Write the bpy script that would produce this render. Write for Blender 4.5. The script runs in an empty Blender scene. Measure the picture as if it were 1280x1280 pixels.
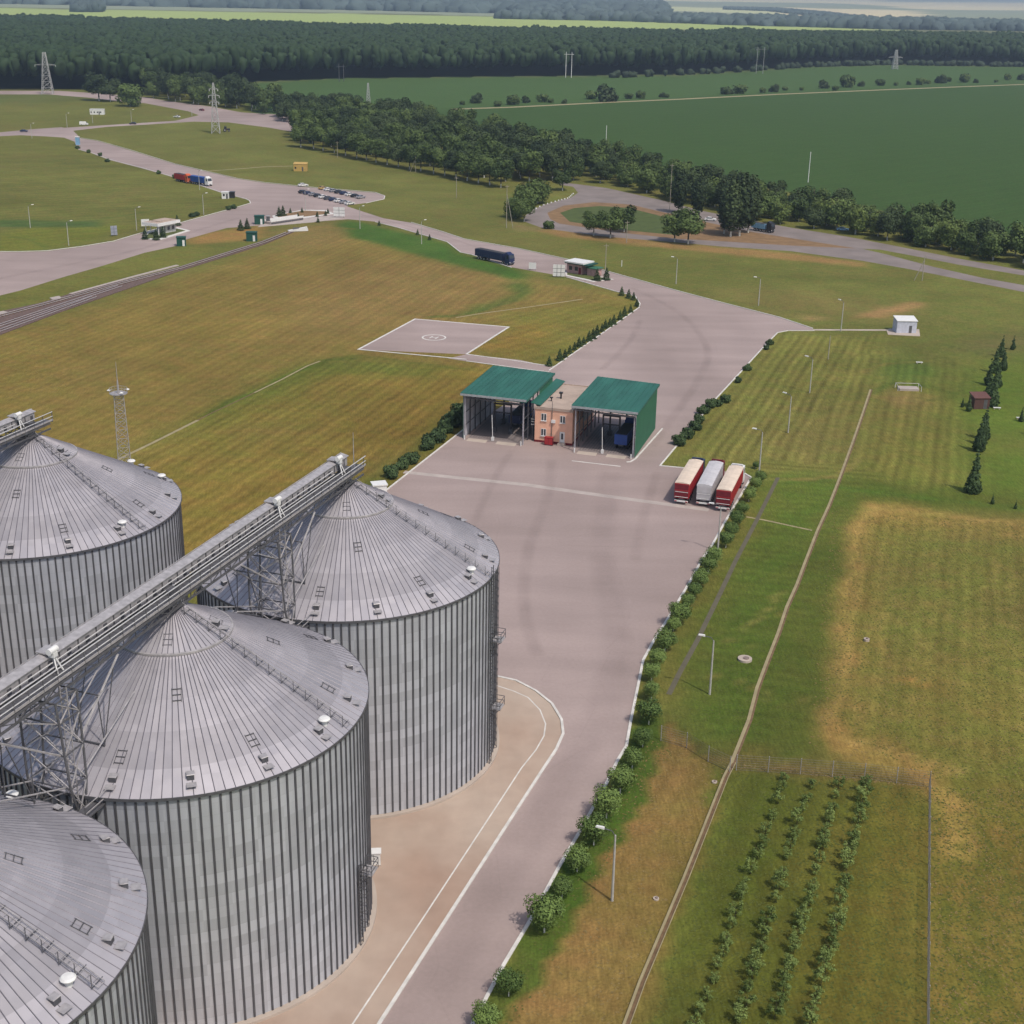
import bpy, math, random
import numpy as np
from mathutils import Vector, Matrix
random.seed(7); rng = np.random.default_rng(7)
S = bpy.context.scene; C = S.collection
PI = math.pi
# ------------------------------------------------------------------ camera
HC, F, PIT, ROL = 84.0, 1719.0, 0.3662, 0.018
cp, sp_ = math.cos(PIT), math.sin(PIT)
Fw = np.array([0, cp, -sp_]); R0 = np.array([1., 0, 0]); U0 = np.array([0, sp_, cp])
Rt = R0*math.cos(ROL)+U0*math.sin(ROL); Up = -R0*math.sin(ROL)+U0*math.cos(ROL)
cd = bpy.data.cameras.new('camera'); cam = bpy.data.objects.new('camera', cd); C.objects.link(cam); S.camera = cam
cam.matrix_world = Matrix(((Rt[0], Up[0], -Fw[0], 0), (Rt[1], Up[1], -Fw[1], 0), (Rt[2], Up[2], -Fw[2], HC), (0, 0, 0, 1)))
cd.sensor_width = 36; cd.lens = F/1280*36; cd.clip_start = 1; cd.clip_end = 60000
def G(px, py, z=0.0):
    d = Rt*((px-640)/F)+Up*((640-py)/F)+Fw
    t = (z-HC)/d[2]
    return (d[0]*t, d[1]*t)
def GP(s, z=0.0): return [G(*map(float, p.split(',')), z) for p in s.split()]
def PX(x, y, z=0.0):
    dx, dy, dz = x, y, z-HC
    zz = dy*Fw[1]+dz*Fw[2]
    a = dx*Rt[0]+dy*Rt[1]+dz*Rt[2]; b = dx*Up[0]+dy*Up[1]+dz*Up[2]
    return 640+F*a/zz, 640-F*b/zz
# ------------------------------------------------------------------ materials
def lin(c): return tuple(((v/255)/12.92 if v/255 <= .04045 else ((v/255+.055)/1.055)**2.4) for v in c)
KG = 0.62
def alb(c, k=KG): return tuple(v*k for v in lin(c))
MATS = {}
def mat(name, col, rough=.7, metal=0., var=.12, scale=1.5, spec=.4, bump=0., stretch=None, randobj=0.):
    if name in MATS: return MATS[name]
    m = bpy.data.materials.new(name); m.use_nodes = True; nt = m.node_tree; N = nt.nodes; L = nt.links
    b = N['Principled BSDF']; b.inputs['Roughness'].default_value = rough; b.inputs['Metallic'].default_value = metal
    b.inputs['Specular IOR Level'].default_value = spec
    tc = N.new('ShaderNodeTexCoord'); no = N.new('ShaderNodeTexNoise'); no.inputs['Scale'].default_value = scale; no.inputs['Detail'].default_value = 5
    src = tc.outputs['Object']
    if stretch:
        mp = N.new('ShaderNodeMapping'); mp.inputs['Scale'].default_value = stretch; L.new(src, mp.inputs[0]); src = mp.outputs[0]
    L.new(src, no.inputs['Vector'])
    mr = N.new('ShaderNodeMapRange'); mr.inputs[1].default_value = .3; mr.inputs[2].default_value = .7
    mr.inputs[3].default_value = 1-var; mr.inputs[4].default_value = 1+var; L.new(no.outputs[0], mr.inputs[0])
    val = mr.outputs[0]
    if randobj:
        oi = N.new('ShaderNodeObjectInfo'); m2 = N.new('ShaderNodeMapRange'); m2.inputs[3].default_value = 1-randobj; m2.inputs[4].default_value = 1+randobj
        L.new(oi.outputs['Random'], m2.inputs[0]); mu = N.new('ShaderNodeMath'); mu.operation = 'MULTIPLY'; L.new(val, mu.inputs[0]); L.new(m2.outputs[0], mu.inputs[1]); val = mu.outputs[0]
    vm = N.new('ShaderNodeVectorMath'); vm.operation = 'SCALE'; vm.inputs[0].default_value = col; L.new(val, vm.inputs['Scale'])
    L.new(vm.outputs[0], b.inputs['Base Color'])
    if bump:
        bp = N.new('ShaderNodeBump'); bp.inputs['Strength'].default_value = bump; bp.inputs['Distance'].default_value = .1
        L.new(no.outputs[0], bp.inputs['Height']); L.new(bp.outputs[0], b.inputs['Normal'])
    MATS[name] = m; return m
kerbm = mat('kerb_paint', (.62, .60, .56), .8, scale=.8, var=.15)
concm = mat('concrete', alb((205, 190, 176), .72), .85, scale=.25, var=.14)
slabm = mat('pale_slab', alb((190, 178, 170), .8), .85, scale=.5)
galv = mat('galvanised_steel', (.43, .41, .41), .5, .3, scale=2, var=.2)
galvd = mat('dark_steel', (.13, .13, .14), .55, .4, scale=2, var=.2)
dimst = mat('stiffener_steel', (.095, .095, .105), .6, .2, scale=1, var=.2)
palest = mat('pale_steel', (.58, .57, .56), .5, .2, scale=2, var=.08)
whitep = mat('white_paint', (.72, .72, .70), .5, scale=2, var=.06)
blackr = mat('tyre_rubber', (.02, .02, .02), .85)
glassm = mat('window_glass', (.03, .035, .045), .1, spec=.8)
redp = mat('red_paint', (.36, .025, .03), .4, var=.1)
redd = mat('dark_red_paint', (.16, .012, .02), .5, var=.2)
oranp = mat('orange_paint', (.60, .12, .04), .5)
bluep = mat('blue_paint', (.02, .07, .28), .4)
navyp = mat('navy_paint', (.018, .03, .09), .4)
cream = mat('cream_tarp', (.66, .55, .44), .7, var=.1, scale=.8)
greyt = mat('grey_tarp', (.50, .49, .50), .7, var=.1, scale=.8)
yelp = mat('yellow_paint', (.50, .33, .10), .6)
greenp = mat('green_box_paint', (.012, .07, .052), .6)
blackp = mat('black_paint', (.025, .025, .03), .4)
silvp = mat('silver_paint', (.42, .42, .44), .35, .4)
groof = mat('green_roof_sheet', (.027, .125, .092), .55, .1, scale=.4, var=.22, stretch=(1, .2, 1))
gwall = mat('green_wall_sheet', (.04, .15, .085), .6, scale=.5, var=.1)
peach = mat('peach_render', (.80, .46, .32), .85, scale=.8, var=.08)
beiger = mat('beige_roof_felt', (.42, .33, .27), .9, scale=.5, var=.14)
pinkw = mat('pinkish_block_wall', (.42, .26, .24), .8, scale=1.2, var=.18)
innerw = mat('pale_inner_sheet', (.48, .47, .50), .7, scale=.6, var=.2)
woodp = mat('weathered_pole', (.34, .31, .25), .9, scale=3)
pylm = mat('pylon_steel', (.45, .45, .44), .6, .2)
soilm = mat('bare_soil', alb((160, 128, 90)), .95, scale=.3, var=.2)
gravm = mat('rail_ballast', alb((128, 106, 98)), .95, scale=2.5, var=.35, bump=.6)
railm = mat('rail_steel', (.6, .55, .54), .4, .5)
barkm = mat('bark', (.07, .055, .04), .9)
whtb = mat('whitewashed_bark', (.55, .55, .50), .9)
brownw = mat('brown_timber_wall', (.10, .05, .04), .8)
fieldp = mat('dry_grass_path', alb((186, 172, 132)), .95, scale=.6, var=.15)
darkp = mat('thin_tarmac', alb((118, 112, 92)), .9, scale=.8, var=.12)
chanm = mat('channel_mud', alb((136, 110, 82)), .95, scale=1.5, var=.25)
wire = mat('fence_wire', (.22, .21, .19), .6, .3)
def leafmat(name, c1, c2, ro=.18):
    m = bpy.data.materials.new(name); m.use_nodes = True; N = m.node_tree.nodes; L = m.node_tree.links; b = N['Principled BSDF']
    b.inputs['Roughness'].default_value = .75; b.inputs['Specular IOR Level'].default_value = .2
    tc = N.new('ShaderNodeTexCoord'); no = N.new('ShaderNodeTexNoise'); no.inputs['Scale'].default_value = .9; no.inputs['Detail'].default_value = 4
    L.new(tc.outputs['Object'], no.inputs['Vector'])
    oi = N.new('ShaderNodeObjectInfo')
    ge = N.new('ShaderNodeNewGeometry')
    a = N.new('ShaderNodeMath'); a.operation = 'MULTIPLY_ADD'; a.inputs[1].default_value = .45; L.new(ge.outputs['Random Per Island'], a.inputs[0]); L.new(no.outputs[0], a.inputs[2])
    a2 = N.new('ShaderNodeMath'); a2.operation = 'MULTIPLY_ADD'; a2.inputs[1].default_value = .6; L.new(oi.outputs['Random'], a2.inputs[0]); L.new(a.outputs[0], a2.inputs[2])
    mr = N.new('ShaderNodeMapRange'); mr.inputs[1].default_value = .5; mr.inputs[2].default_value = 1.45; L.new(a2.outputs[0], mr.inputs[0])
    mx = N.new('ShaderNodeMix'); mx.data_type = 'RGBA'; mx.inputs['A'].default_value = (*c1, 1); mx.inputs['B'].default_value = (*c2, 1); L.new(mr.outputs[0], mx.inputs[0])
    L.new(mx.outputs['Result'], b.inputs['Base Color'])
    MATS[name] = m; return m
leafA = leafmat('belt_leaves', (.026, .048, .014), (.115, .165, .046))
leafD = leafmat('dark_belt_leaves', (.016, .031, .013), (.070, .10, .036))
leafS = leafmat('street_tree_leaves', (.040, .078, .020), (.185, .265, .070))
leafC = leafmat('conifer_needles', (.026, .048, .02), (.08, .125, .045))
leafO = leafmat('orchard_leaves', (.07, .11, .026), (.22, .285, .08))
leafF = leafmat('forest_leaves', (.016, .034, .018), (.040, .066, .03))
leafY = leafmat('light_leaves', (.045, .075, .02), (.15, .20, .05))
# ------------------------------------------------------------------ mesh builder
class MB:
    def __init__(s): s.v = []; s.f = []; s.m = []; s.mats = []
    def mi(s, m):
        if m not in s.mats: s.mats.append(m)
        return s.mats.index(m)
    def add(s, vs, fs, m):
        o = len(s.v); k = s.mi(m); s.v += [tuple(v) for v in vs]
        for f in fs: s.f.append([i+o for i in f]); s.m.append(k)
        return s
    def box(s, c, d, m, rz=0, taper=1.):
        x, y, z = d[0]/2, d[1]/2, d[2]/2; vs = []
        ca, sa = math.cos(rz), math.sin(rz)
        for k, zz in enumerate((-z, z)):
            t = taper if k else 1
            for a, b in ((-x, -y), (x, -y), (x, y), (-x, y)):
                a *= t; b *= t; vs.append((c[0]+a*ca-b*sa, c[1]+a*sa+b*ca, c[2]+zz))
        return s.add(vs, [(3, 2, 1, 0), (4, 5, 6, 7), (0, 1, 5, 4), (1, 2, 6, 5), (2, 3, 7, 6), (3, 0, 4, 7)], m)
    def b0(s, x0, x1, y0, y1, z0, z1, m): return s.box(((x0+x1)/2, (y0+y1)/2, (z0+z1)/2), (x1-x0, y1-y0, z1-z0), m)
    def hexa(s, vs, m): return s.add(vs, [(3, 2, 1, 0), (4, 5, 6, 7), (0, 1, 5, 4), (1, 2, 6, 5), (2, 3, 7, 6), (3, 0, 4, 7)], m)
    def tube(s, p, q, r, m, n=6, r2=None):
        p = Vector(p); q = Vector(q); d = (q-p)
        if d.length < 1e-6: return s
        d.normalize(); a = d.orthogonal().normalized(); b = d.cross(a); r2 = r if r2 is None else r2; vs = []
        for c, rr in ((p, r), (q, r2)):
            for i in range(n):
                t = 2*PI*i/n; vs.append(c+(a*math.cos(t)+b*math.sin(t))*rr)
        fs = [(i, (i+1) % n, n+(i+1) % n, n+i) for i in range(n)]+[tuple(range(n))[::-1], tuple(range(n, 2*n))]
        return s.add(vs, fs, m)
    def lathe(s, prof, m, n=16, c=(0, 0), a0=0):
        vs = []; k = len(prof)
        for i in range(n):
            t = a0+2*PI*i/n
            for r, z in prof: vs.append((c[0]+r*math.cos(t), c[1]+r*math.sin(t), z))
        fs = [(i*k+j, ((i+1) % n)*k+j, ((i+1) % n)*k+j+1, i*k+j+1) for i in range(n) for j in range(k-1)]
        return s.add(vs, fs, m)
    def prism(s, poly, z0, z1, m, mside=None):
        n = len(poly); A = sum(poly[i][0]*poly[(i+1) % n][1]-poly[(i+1) % n][0]*poly[i][1] for i in range(n))
        if A < 0: poly = poly[::-1]
        s.add([(x, y, z1) for x, y in poly], [tuple(range(n))], m)
        if z1 > z0+1e-4: s.add([(x, y, z0) for x, y in poly]+[(x, y, z1) for x, y in poly], [(i, (i+1) % n, n+(i+1) % n, n+i) for i in range(n)], mside or m)
        return s
    def band(s, pts, w, z0, z1, m, closed=False):
        P = [Vector(p).to_2d() for p in pts]; n = len(P); L_ = []; R_ = []
        for i in range(n):
            a = P[i-1] if (i > 0 or closed) else None; b = P[(i+1) % n] if (i < n-1 or closed) else None
            d1 = (P[i]-a).normalized() if a is not None else None; d2 = (b-P[i]).normalized() if b is not None else None
            if d1 is None: d1 = d2
            if d2 is None: d2 = d1
            t = (d1+d2); t = t.normalized() if t.length > .2 else d1
            nn = Vector((-t.y, t.x)); k = min(2., 1/max(.3, nn.dot(Vector((-d1.y, d1.x)))))
            L_.append(P[i]+nn*w/2*k); R_.append(P[i]-nn*w/2*k)
        vs = []
        for l, r in zip(L_, R_): vs += [(l.x, l.y, z0), (r.x, r.y, z0), (r.x, r.y, z1), (l.x, l.y, z1)]
        fs = []
        for i in range(n if closed else n-1):
            o = i*4; q = ((i+1) % n)*4
            fs += [(o+3, o+2, q+2, q+3)]
            if z1 > z0+1e-4: fs += [(o+2, o+1, q+1, q+2), (o, o+3, q+3, q)]
        if not closed and z1 > z0+1e-4: fs += [(0, 1, 2, 3), ((n-1)*4+3, (n-1)*4+2, (n-1)*4+1, (n-1)*4)]
        return s.add(vs, fs, m)
    def mesh(s, name):
        me = bpy.data.meshes.new(name); me.from_pydata(s.v, [], s.f)
        for m in s.mats: me.materials.append(m)
        me.polygons.foreach_set('material_index', s.m); me.update(); return me
    def build(s, name, parent=None, smooth=False):
        o = bpy.data.objects.new(name, s.mesh(name)); C.objects.link(o); o.parent = parent
        if smooth: o.data.polygons.foreach_set('use_smooth', [True]*len(o.data.polygons))
        return o
def thing(name, label, cat, loc=(0, 0, 0), rz=0, group=None, sc=1.):
    o = bpy.data.objects.new(name, None); C.objects.link(o); o.location = (loc[0], loc[1], loc[2] if len(loc) > 2 else 0); o.rotation_euler = (0, 0, rz); o.scale = (sc,)*3
    o.empty_display_size = .5; o['label'] = label; o['category'] = cat
    if group: o['group'] = group
    return o
def tag(o, label, cat, group=None):
    o['label'] = label; o['category'] = cat
    if group: o['group'] = group
    return o
def struct(name, mb):
    o = mb.build(name); o['kind'] = 'structure'; return o
def dup(root, loc, rz, label, group=None, sc=None):
    r = root.copy(); C.objects.link(r); r.location = (loc[0], loc[1], loc[2] if len(loc) > 2 else 0); r.rotation_euler = (0, 0, rz); r['label'] = label
    if group: r['group'] = group
    if sc: r.scale = (sc,)*3 if not isinstance(sc, tuple) else sc
    for ch in list(root.children):
        c = ch.copy(); C.objects.link(c); c.parent = r
        for g in ch.children:
            d = g.copy(); C.objects.link(d); d.parent = c
    return r
ORD = 'first second third fourth fifth sixth seventh eighth ninth tenth eleventh twelfth thirteenth fourteenth fifteenth sixteenth seventeenth eighteenth nineteenth twentieth'.split()
TEN = {20: 'twenty', 30: 'thirty'}
def nth(i):
    if i < 20: return ORD[i]
    n = i+1
    if n == 30: return 'thirtieth'
    return TEN[n//10*10]+'-'+ORD[n % 10-1]
def ang(p, q): return math.atan2(q[1]-p[1], q[0]-p[0])
# ------------------------------------------------------------------ world, sun
AZ = math.radians(130); EL = math.radians(57)          # AZ: where shadows point
w = bpy.data.worlds.new('World'); S.world = w; w.use_nodes = True; wn = w.node_tree
sky = wn.nodes.new('ShaderNodeTexSky'); sky.sky_type = 'NISHITA'; sky.sun_disc = False
sky.sun_elevation = EL; sky.sun_rotation = math.radians(140); sky.dust_density = 3.; sky.air_density = 1.; sky.ozone_density = .6
wn.links.new(sky.outputs[0], wn.nodes['Background'].inputs[0]); wn.nodes['Background'].inputs[1].default_value = .13
sd = bpy.data.lights.new('sun', 'SUN'); sd.energy = 2.6; sd.angle = math.radians(1.2); sd.color = (1., .93, .85)
so = bpy.data.objects.new('sun', sd); C.objects.link(so)
dirv = Vector((math.cos(AZ)*math.cos(EL), math.sin(AZ)*math.cos(EL), -math.sin(EL)))
so.rotation_euler = dirv.to_track_quat('-Z', 'Y').to_euler(); so.location = (60, -80, 200)
S.view_settings.view_transform = 'Standard'; S.view_settings.look = 'None'; S.view_settings.exposure = 0.; S.view_settings.gamma = 1
S.render.engine = 'CYCLES'; S.cycles.max_bounces = 5; S.cycles.diffuse_bounces = 2; S.cycles.glossy_bounces = 2; S.cycles.transmission_bounces = 2; S.cycles.transparent_max_bounces = 12
S.cycles.volume_bounces = 0; S.cycles.use_denoising = True; S.cycles.caustics_reflective = False; S.cycles.caustics_refractive = False
# ------------------------------------------------------------------ ground sheet with painted-in vegetation kinds
def steps(a, b, d, g): 
    o = []; x = a
    while x < b: x += d; d *= g; o.append(x)
    return o
xi = list(np.arange(-270, 270.1, 1.5)); yi = list(np.arange(78, 660.1, 1.5))
xo = steps(270, 22000, 3, 1.09)
xs = np.array([-v for v in xo[::-1]]+xi+xo); ys = np.array([-600, -300, -100, 0, 30, 55, 68]+yi+steps(660, 32000, 3, 1.022))
nx, ny = len(xs), len(ys)
XX, YY = np.meshgrid(xs, ys); XF = XX.ravel(); YF = YY.ravel()
def vnoise(x, y, sc, seed=0):
    x = x/sc+seed*17.3; y = y/sc+seed*9.1; xi_ = np.floor(x).astype(np.int64); yi_ = np.floor(y).astype(np.int64); fx = x-xi_; fy = y-yi_
    def h(a, b):
        n = (a*374761393+b*668265263+seed*974711) & 0x7fffffff; n = ((n ^ (n >> 13))*1274126177) & 0x7fffffff; return ((n ^ (n >> 16)) & 0xffff)/65535.
    fx = fx*fx*(3-2*fx); fy = fy*fy*(3-2*fy)
    return (h(xi_, yi_)*(1-fx)+h(xi_+1, yi_)*fx)*(1-fy)+(h(xi_, yi_+1)*(1-fx)+h(xi_+1, yi_+1)*fx)*fy
wx = (vnoise(XF, YF, 14, 1)-.5)*9+(vnoise(XF, YF, 4, 2)-.5)*4; wy = (vnoise(XF, YF, 14, 3)-.5)*9+(vnoise(XF, YF, 4, 4)-.5)*4
def pix(wf):
    x = XF+wx*wf; y = np.maximum(YF+wy*wf, 5.)
    zz = y*Fw[1]-HC*Fw[2]; return 640+F*(x*Rt[0]+y*Rt[1]-HC*Rt[2])/zz, 640-F*(x*Up[0]+y*Up[1]-HC*Up[2])/zz
PXW = {}
def inpoly(poly, wf):
    if wf not in PXW: PXW[wf] = pix(wf)
    X, Y = PXW[wf]; ins = np.zeros(len(X), bool); n = len(poly)
    for i in range(n):
        x1, y1 = poly[i]; x2, y2 = poly[(i+1) % n]
        if y1 == y2: continue
        c = ((y1 > Y) != (y2 > Y)) & (X < (x2-x1)*(Y-y1)/(y2-y1)+x1); ins ^= c
    return ins & (YF > 20)
def blur(m, k):
    a = m.reshape(ny, nx).astype(float)
    for ax in (0, 1):
        for _ in range(2):
            c = np.cumsum(np.concatenate([np.repeat(np.take(a, [0], ax), k+1, ax), a, np.repeat(np.take(a, [-1], ax), k, ax)], ax), ax)
            n = a.shape[ax]; a = (np.take(c, range(2*k+1, 2*k+1+n), ax)-np.take(c, range(0, n), ax))/(2*k+1)
    return a.ravel()
COL = np.tile(np.array(alb((118, 120, 66))), (nx*ny, 1)); SP = np.zeros(nx*ny); SA = np.zeros(nx*ny)
far = YF > 1250
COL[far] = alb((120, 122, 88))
def patch(s, c, k=2, wf=.6, amt=1., stripe=None, per=3.):
    poly = [tuple(map(float, p.split(','))) for p in s.split()]
    m = inpoly(poly, wf); m = blur(m, k) if k else m.astype(float)
    if c is not None:
        a = (m*amt)[:, None]; COL[:] = COL*(1-a)+np.array(alb(c))*a
    if stripe:
        amp, p, q = stripe; P_ = G(*p); Q = G(*q); d = np.array([Q[0]-P_[0], Q[1]-P_[1]]); d /= np.linalg.norm(d)
        ph = ((XF-P_[0])*-d[1]+(YF-P_[1])*d[0])/per
        sel = m > .02; SP[sel] = ph[sel]; SA[:] = np.where(sel, SA*(1-m)+amp*m, SA)
    return m
# north and left meadows
patch('-60,160 700,160 900,300 640,330 400,290 300,300 -60,320', (120, 120, 68), 3)
patch('-60,175 100,172 220,222 320,255 150,290 -60,315', (116, 117, 65), 2, stripe=(.09, (60, 270), (200, 262)), per=6)
patch('-60,300 40,285 140,280 170,286 60,314 -60,316', (122, 126, 60), 2)
patch('-60,276 120,276 125,284 -60,284', (88, 108, 62), 1)
patch('120,170 340,230 520,250 640,290 700,300 630,240 500,210 370,180 240,150', (119, 121, 68), 3)
patch('560,230 720,250 1000,330 1280,380 1280,460 1000,400 700,320', (118, 120, 66), 3)
# brown field behind the silos
patch('-60,430 120,380 380,300 440,286 560,330 660,350 780,370 800,385 640,470 480,460 -60,760', (138, 121, 70), 3, stripe=(.12, (40, 520), (330, 385)), per=2.6)
patch('330,385 420,330 560,325 640,345 660,370 560,400 420,420 300,440', (146, 122, 80), 6, amt=.8)
patch('-60,450 260,380 420,400 120,560 -60,620', (140, 122, 68), 8, amt=.6)
patch('340,290 420,275 440,300 350,315', (146, 122, 80), 3, amt=.7)
patch('400,450 700,460 560,560 480,640 200,760 130,640 250,520 330,480', (138, 120, 64), 2, stripe=(.2, (300, 680), (520, 520)), per=2.4)
patch('520,470 640,480 580,530 420,660 330,740 250,760 380,610', (126, 106, 54), 4, amt=.7)
patch('250,545 400,475 430,500 300,580 240,600', (116, 114, 58), 5, amt=.6)
patch('390,445 560,455 590,470 420,468 260,530 150,585 140,580 250,522', (104, 116, 54), 2, amt=.8)
patch('500,455 600,462 640,500 580,470', (140, 122, 62), 2)
patch('480,620 575,535 570,520 600,490 560,520 460,610', (96, 104, 50), 1)
patch('640,390 800,372 790,400 690,455 600,445 640,408', (128, 122, 64), 2, stripe=(.12, (600, 440), (760, 390)), per=3.6)
patch('590,440 640,408 700,400 660,440', (142, 120, 64), 2)
patch('630,352 660,352 668,366 610,390 560,398 640,368', (100, 112, 58), 1, wf=.3)
patch('436,275 560,304 580,318 660,340 650,352 560,330 440,296 420,280', (82, 112, 52), 1, wf=.3)
# right meadows
patch('850,300 1060,320 1280,390 1280,470 1000,410 800,350', (116, 119, 65), 3)
patch('850,360 1000,360 1150,385 1130,402 1000,398', (128, 120, 74), 4, amt=.8)
patch('1060,397 1140,376 1156,380 1135,388 1108,397', (172, 138, 100), 1, wf=.3)
patch('995,396 1035,398 1020,402', (165, 138, 100), 1, wf=.2)
patch('860,545 960,425 985,416 1110,420 1085,480 1045,595 975,600 940,590 860,580', (126, 124, 68), 2, stripe=(.28, (880, 570), (975, 440)), per=2.1)
patch('1010,500 1080,490 1050,590 960,598', (134, 124, 76), 5, amt=.7)
patch('1095,455 1200,450 1215,560 1205,625 1060,610', (124, 122, 64), 3, stripe=(.24, (1150, 610), (1165, 500)), per=2.2)
patch('1120,480 1175,500 1150,508 1105,498', (152, 124, 88), 2, amt=.8)
patch('1090,470 1130,440 1190,462 1160,480 1110,478', (96, 116, 56), 2)
patch('1210,450 1340,430 1340,660 1200,610', (104, 122, 54), 3)
patch('1200,430 1340,400 1340,430 1240,450', (112, 108, 70), 3)
patch('930,590 1080,596 1045,660 1020,730 1010,820 985,940 915,955 830,905 850,800 900,690', (95, 112, 50), 2, stripe=(.10, (900, 760), (1000, 770)), per=2.6)
patch('1070,590 1340,630 1340,650 1080,632 1020,800 1010,960 935,940 990,740', (90, 101, 46), 2)
patch('870,690 905,640 960,600 945,640 860,800 838,850 820,900 800,860 840,790', (126, 112, 62), 2, amt=.8)
patch('1085,625 1340,655 1340,1000 1140,990 1015,920 1040,770', (122, 120, 64), 0, stripe=(.14, (1150, 900), (1165, 700)), per=2.2)
patch('1085,628 1340,660 1340,672 1110,650 1075,720 1045,820 1040,910 1090,935 1170,975 1140,985 1010,925 1035,770', (160, 130, 78), 2, amt=.85)
patch('1130,880 1340,840 1340,960 1180,950', (146, 118, 66), 8, amt=.6)
patch('1115,830 1160,835 1150,855 1120,848', (160, 118, 76), 2, amt=.8)
patch('1270,700 1300,700 1300,790 1275,790', (100, 82, 54), 2)
patch('1200,960 1340,960 1340,1000 1230,1000', (98, 118, 56), 4, amt=.7)
patch('830,905 915,955 880,1060 780,1300 760,1400 560,1400 660,1200 760,1010', (144, 117, 76), 0, stripe=(.07, (700, 1280), (870, 950)), per=2.)
patch('850,1000 900,980 780,1280 740,1300', (142, 120, 70), 4, amt=.6)
patch('800,895 835,915 835,940 790,1010 740,1110 620,1300 540,1400 480,1400 600,1250 700,1080 770,960', (80, 102, 44), 0, wf=.35)
patch('925,958 1160,980 1160,1400 740,1400 860,1130', (96, 98, 46), 1, stripe=(.16, (940, 1280), (1040, 980)), per=3.6)
patch('930,958 1000,965 960,1050 870,1250 800,1400 740,1400 870,1100', (84, 98, 40), 3)
patch('1070,990 1160,985 1160,1400 1020,1400', (112, 106, 50), 3, stripe=(.13, (1100, 1280), (1120, 1000)), per=3.)
patch('920,940 1000,950 1160,972 1160,985 1000,965 915,958', (118, 96, 62), 1, amt=.8)
patch('1165,985 1400,985 1400,1400 1165,1400', (116, 108, 54), 3)
patch('1168,985 1215,1010 1225,1400 1168,1400', (134, 112, 58), 4, stripe=(.12, (1180, 1280), (1180, 1000)), per=4)
patch('1225,1080 1260,1070 1265,1400 1225,1400', (90, 106, 44), 4)
# bare soil by the loop road and along the railway
patch('684,268 705,256 745,249 830,252 836,262 790,259 745,257 712,262 700,274 690,280', (156, 126, 84), 1, wf=.2)
patch('655,285 690,284 830,302 960,314 1080,328 1080,334 830,310 700,296', (158, 128, 88), 1, wf=.2)
patch('936,286 1000,298 1075,312 990,308 936,302', (150, 122, 84), 1, wf=.2)
patch('640,272 656,282 690,288 640,290', (140, 128, 88), 1)
patch('232,300 262,291 330,281 330,298 240,306', (164, 132, 84), 1, wf=.3)
patch('345,267 380,262 420,268 370,273', (176, 142, 92), 1, wf=.1)
patch('0,370 130,334 250,306 250,320 90,366 0,388', (122, 122, 66), 1)
# crops and the far country
patch('290,106 430,98 850,95 1010,84 1110,81.5 1340,84 1340,320 1080,258 940,232 700,205 600,165 480,145 330,150', (70, 95, 52), 1, wf=.3, stripe=(.07, (700, 200), (1270, 150)), per=5.)
patch('290,106 430,98 850,95 1010,84 1110,81.5 1340,84 1340,102 1110,111 850,123 700,130 570,136 330,150', (80, 106, 62), 1, wf=.3)
patch('-200,108 0,112 110,113 170,123 0,130 -200,130', (104, 112, 66), 1)
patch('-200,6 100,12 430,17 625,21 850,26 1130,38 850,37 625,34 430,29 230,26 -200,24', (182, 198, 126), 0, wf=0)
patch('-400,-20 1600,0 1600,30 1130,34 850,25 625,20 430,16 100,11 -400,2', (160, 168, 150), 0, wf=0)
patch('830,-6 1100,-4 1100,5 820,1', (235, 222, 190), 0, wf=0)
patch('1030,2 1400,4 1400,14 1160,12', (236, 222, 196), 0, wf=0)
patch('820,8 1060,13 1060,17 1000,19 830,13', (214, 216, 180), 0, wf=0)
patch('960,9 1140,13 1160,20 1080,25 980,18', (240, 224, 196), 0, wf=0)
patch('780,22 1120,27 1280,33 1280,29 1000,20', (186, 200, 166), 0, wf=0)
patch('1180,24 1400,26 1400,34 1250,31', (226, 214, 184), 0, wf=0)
def stroke(s, wd, c, amt=.85, nz=1.):
    P_ = GP(s); x = XF+wx*.35*nz; y = YF+wy*.35*nz; D = np.full(len(x), 1e9)
    for (x1, y1), (x2, y2) in zip(P_, P_[1:]):
        dx, dy = x2-x1, y2-y1; t = np.clip(((x-x1)*dx+(y-y1)*dy)/(dx*dx+dy*dy), 0, 1); D = np.minimum(D, np.hypot(x-x1-t*dx, y-y1-t*dy))
    a = (np.clip(1.25-D/(wd*.5), 0, 1)*amt*(.65+.6*vnoise(XF, YF, 6, 77)).clip(0, 1))[:, None]; COL[:] = COL*(1-a)+np.array(alb(c))*a
TAN, GRN, DRK = (176, 146, 92), (84, 108, 46), (98, 92, 50)
stroke('1090,634 1076,664 1064,704 1052,760 1044,820 1034,870 1026,912', 4.2, TAN)
stroke('1026,912 1050,936 1095,950 1140,966 1168,982 1182,1010 1186,1060', 3.6, (178, 144, 90))
stroke('1045,925 1080,935 1130,950 1200,965', 1.6, (176, 146, 96), .6); stroke('1062,880 1085,915 1120,940', 1.2, (170, 140, 90), .5)
stroke('1090,634 1150,638 1220,646 1320,660', 2.6, (168, 142, 88), .7); stroke('1100,648 1180,652 1320,676', 1., TAN, .4)
stroke('1085,640 1100,700 1090,800 1070,880', 1.6, (150, 134, 80), .5); stroke('1120,845 1145,852', 2.5, (178, 132, 84), .8)
stroke('1040,612 1100,616 1200,624 1320,642', 3., GRN, .8); stroke('1060,625 1045,690 1020,790 1005,880 990,940', 6, (86, 104, 46), .6)
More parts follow.
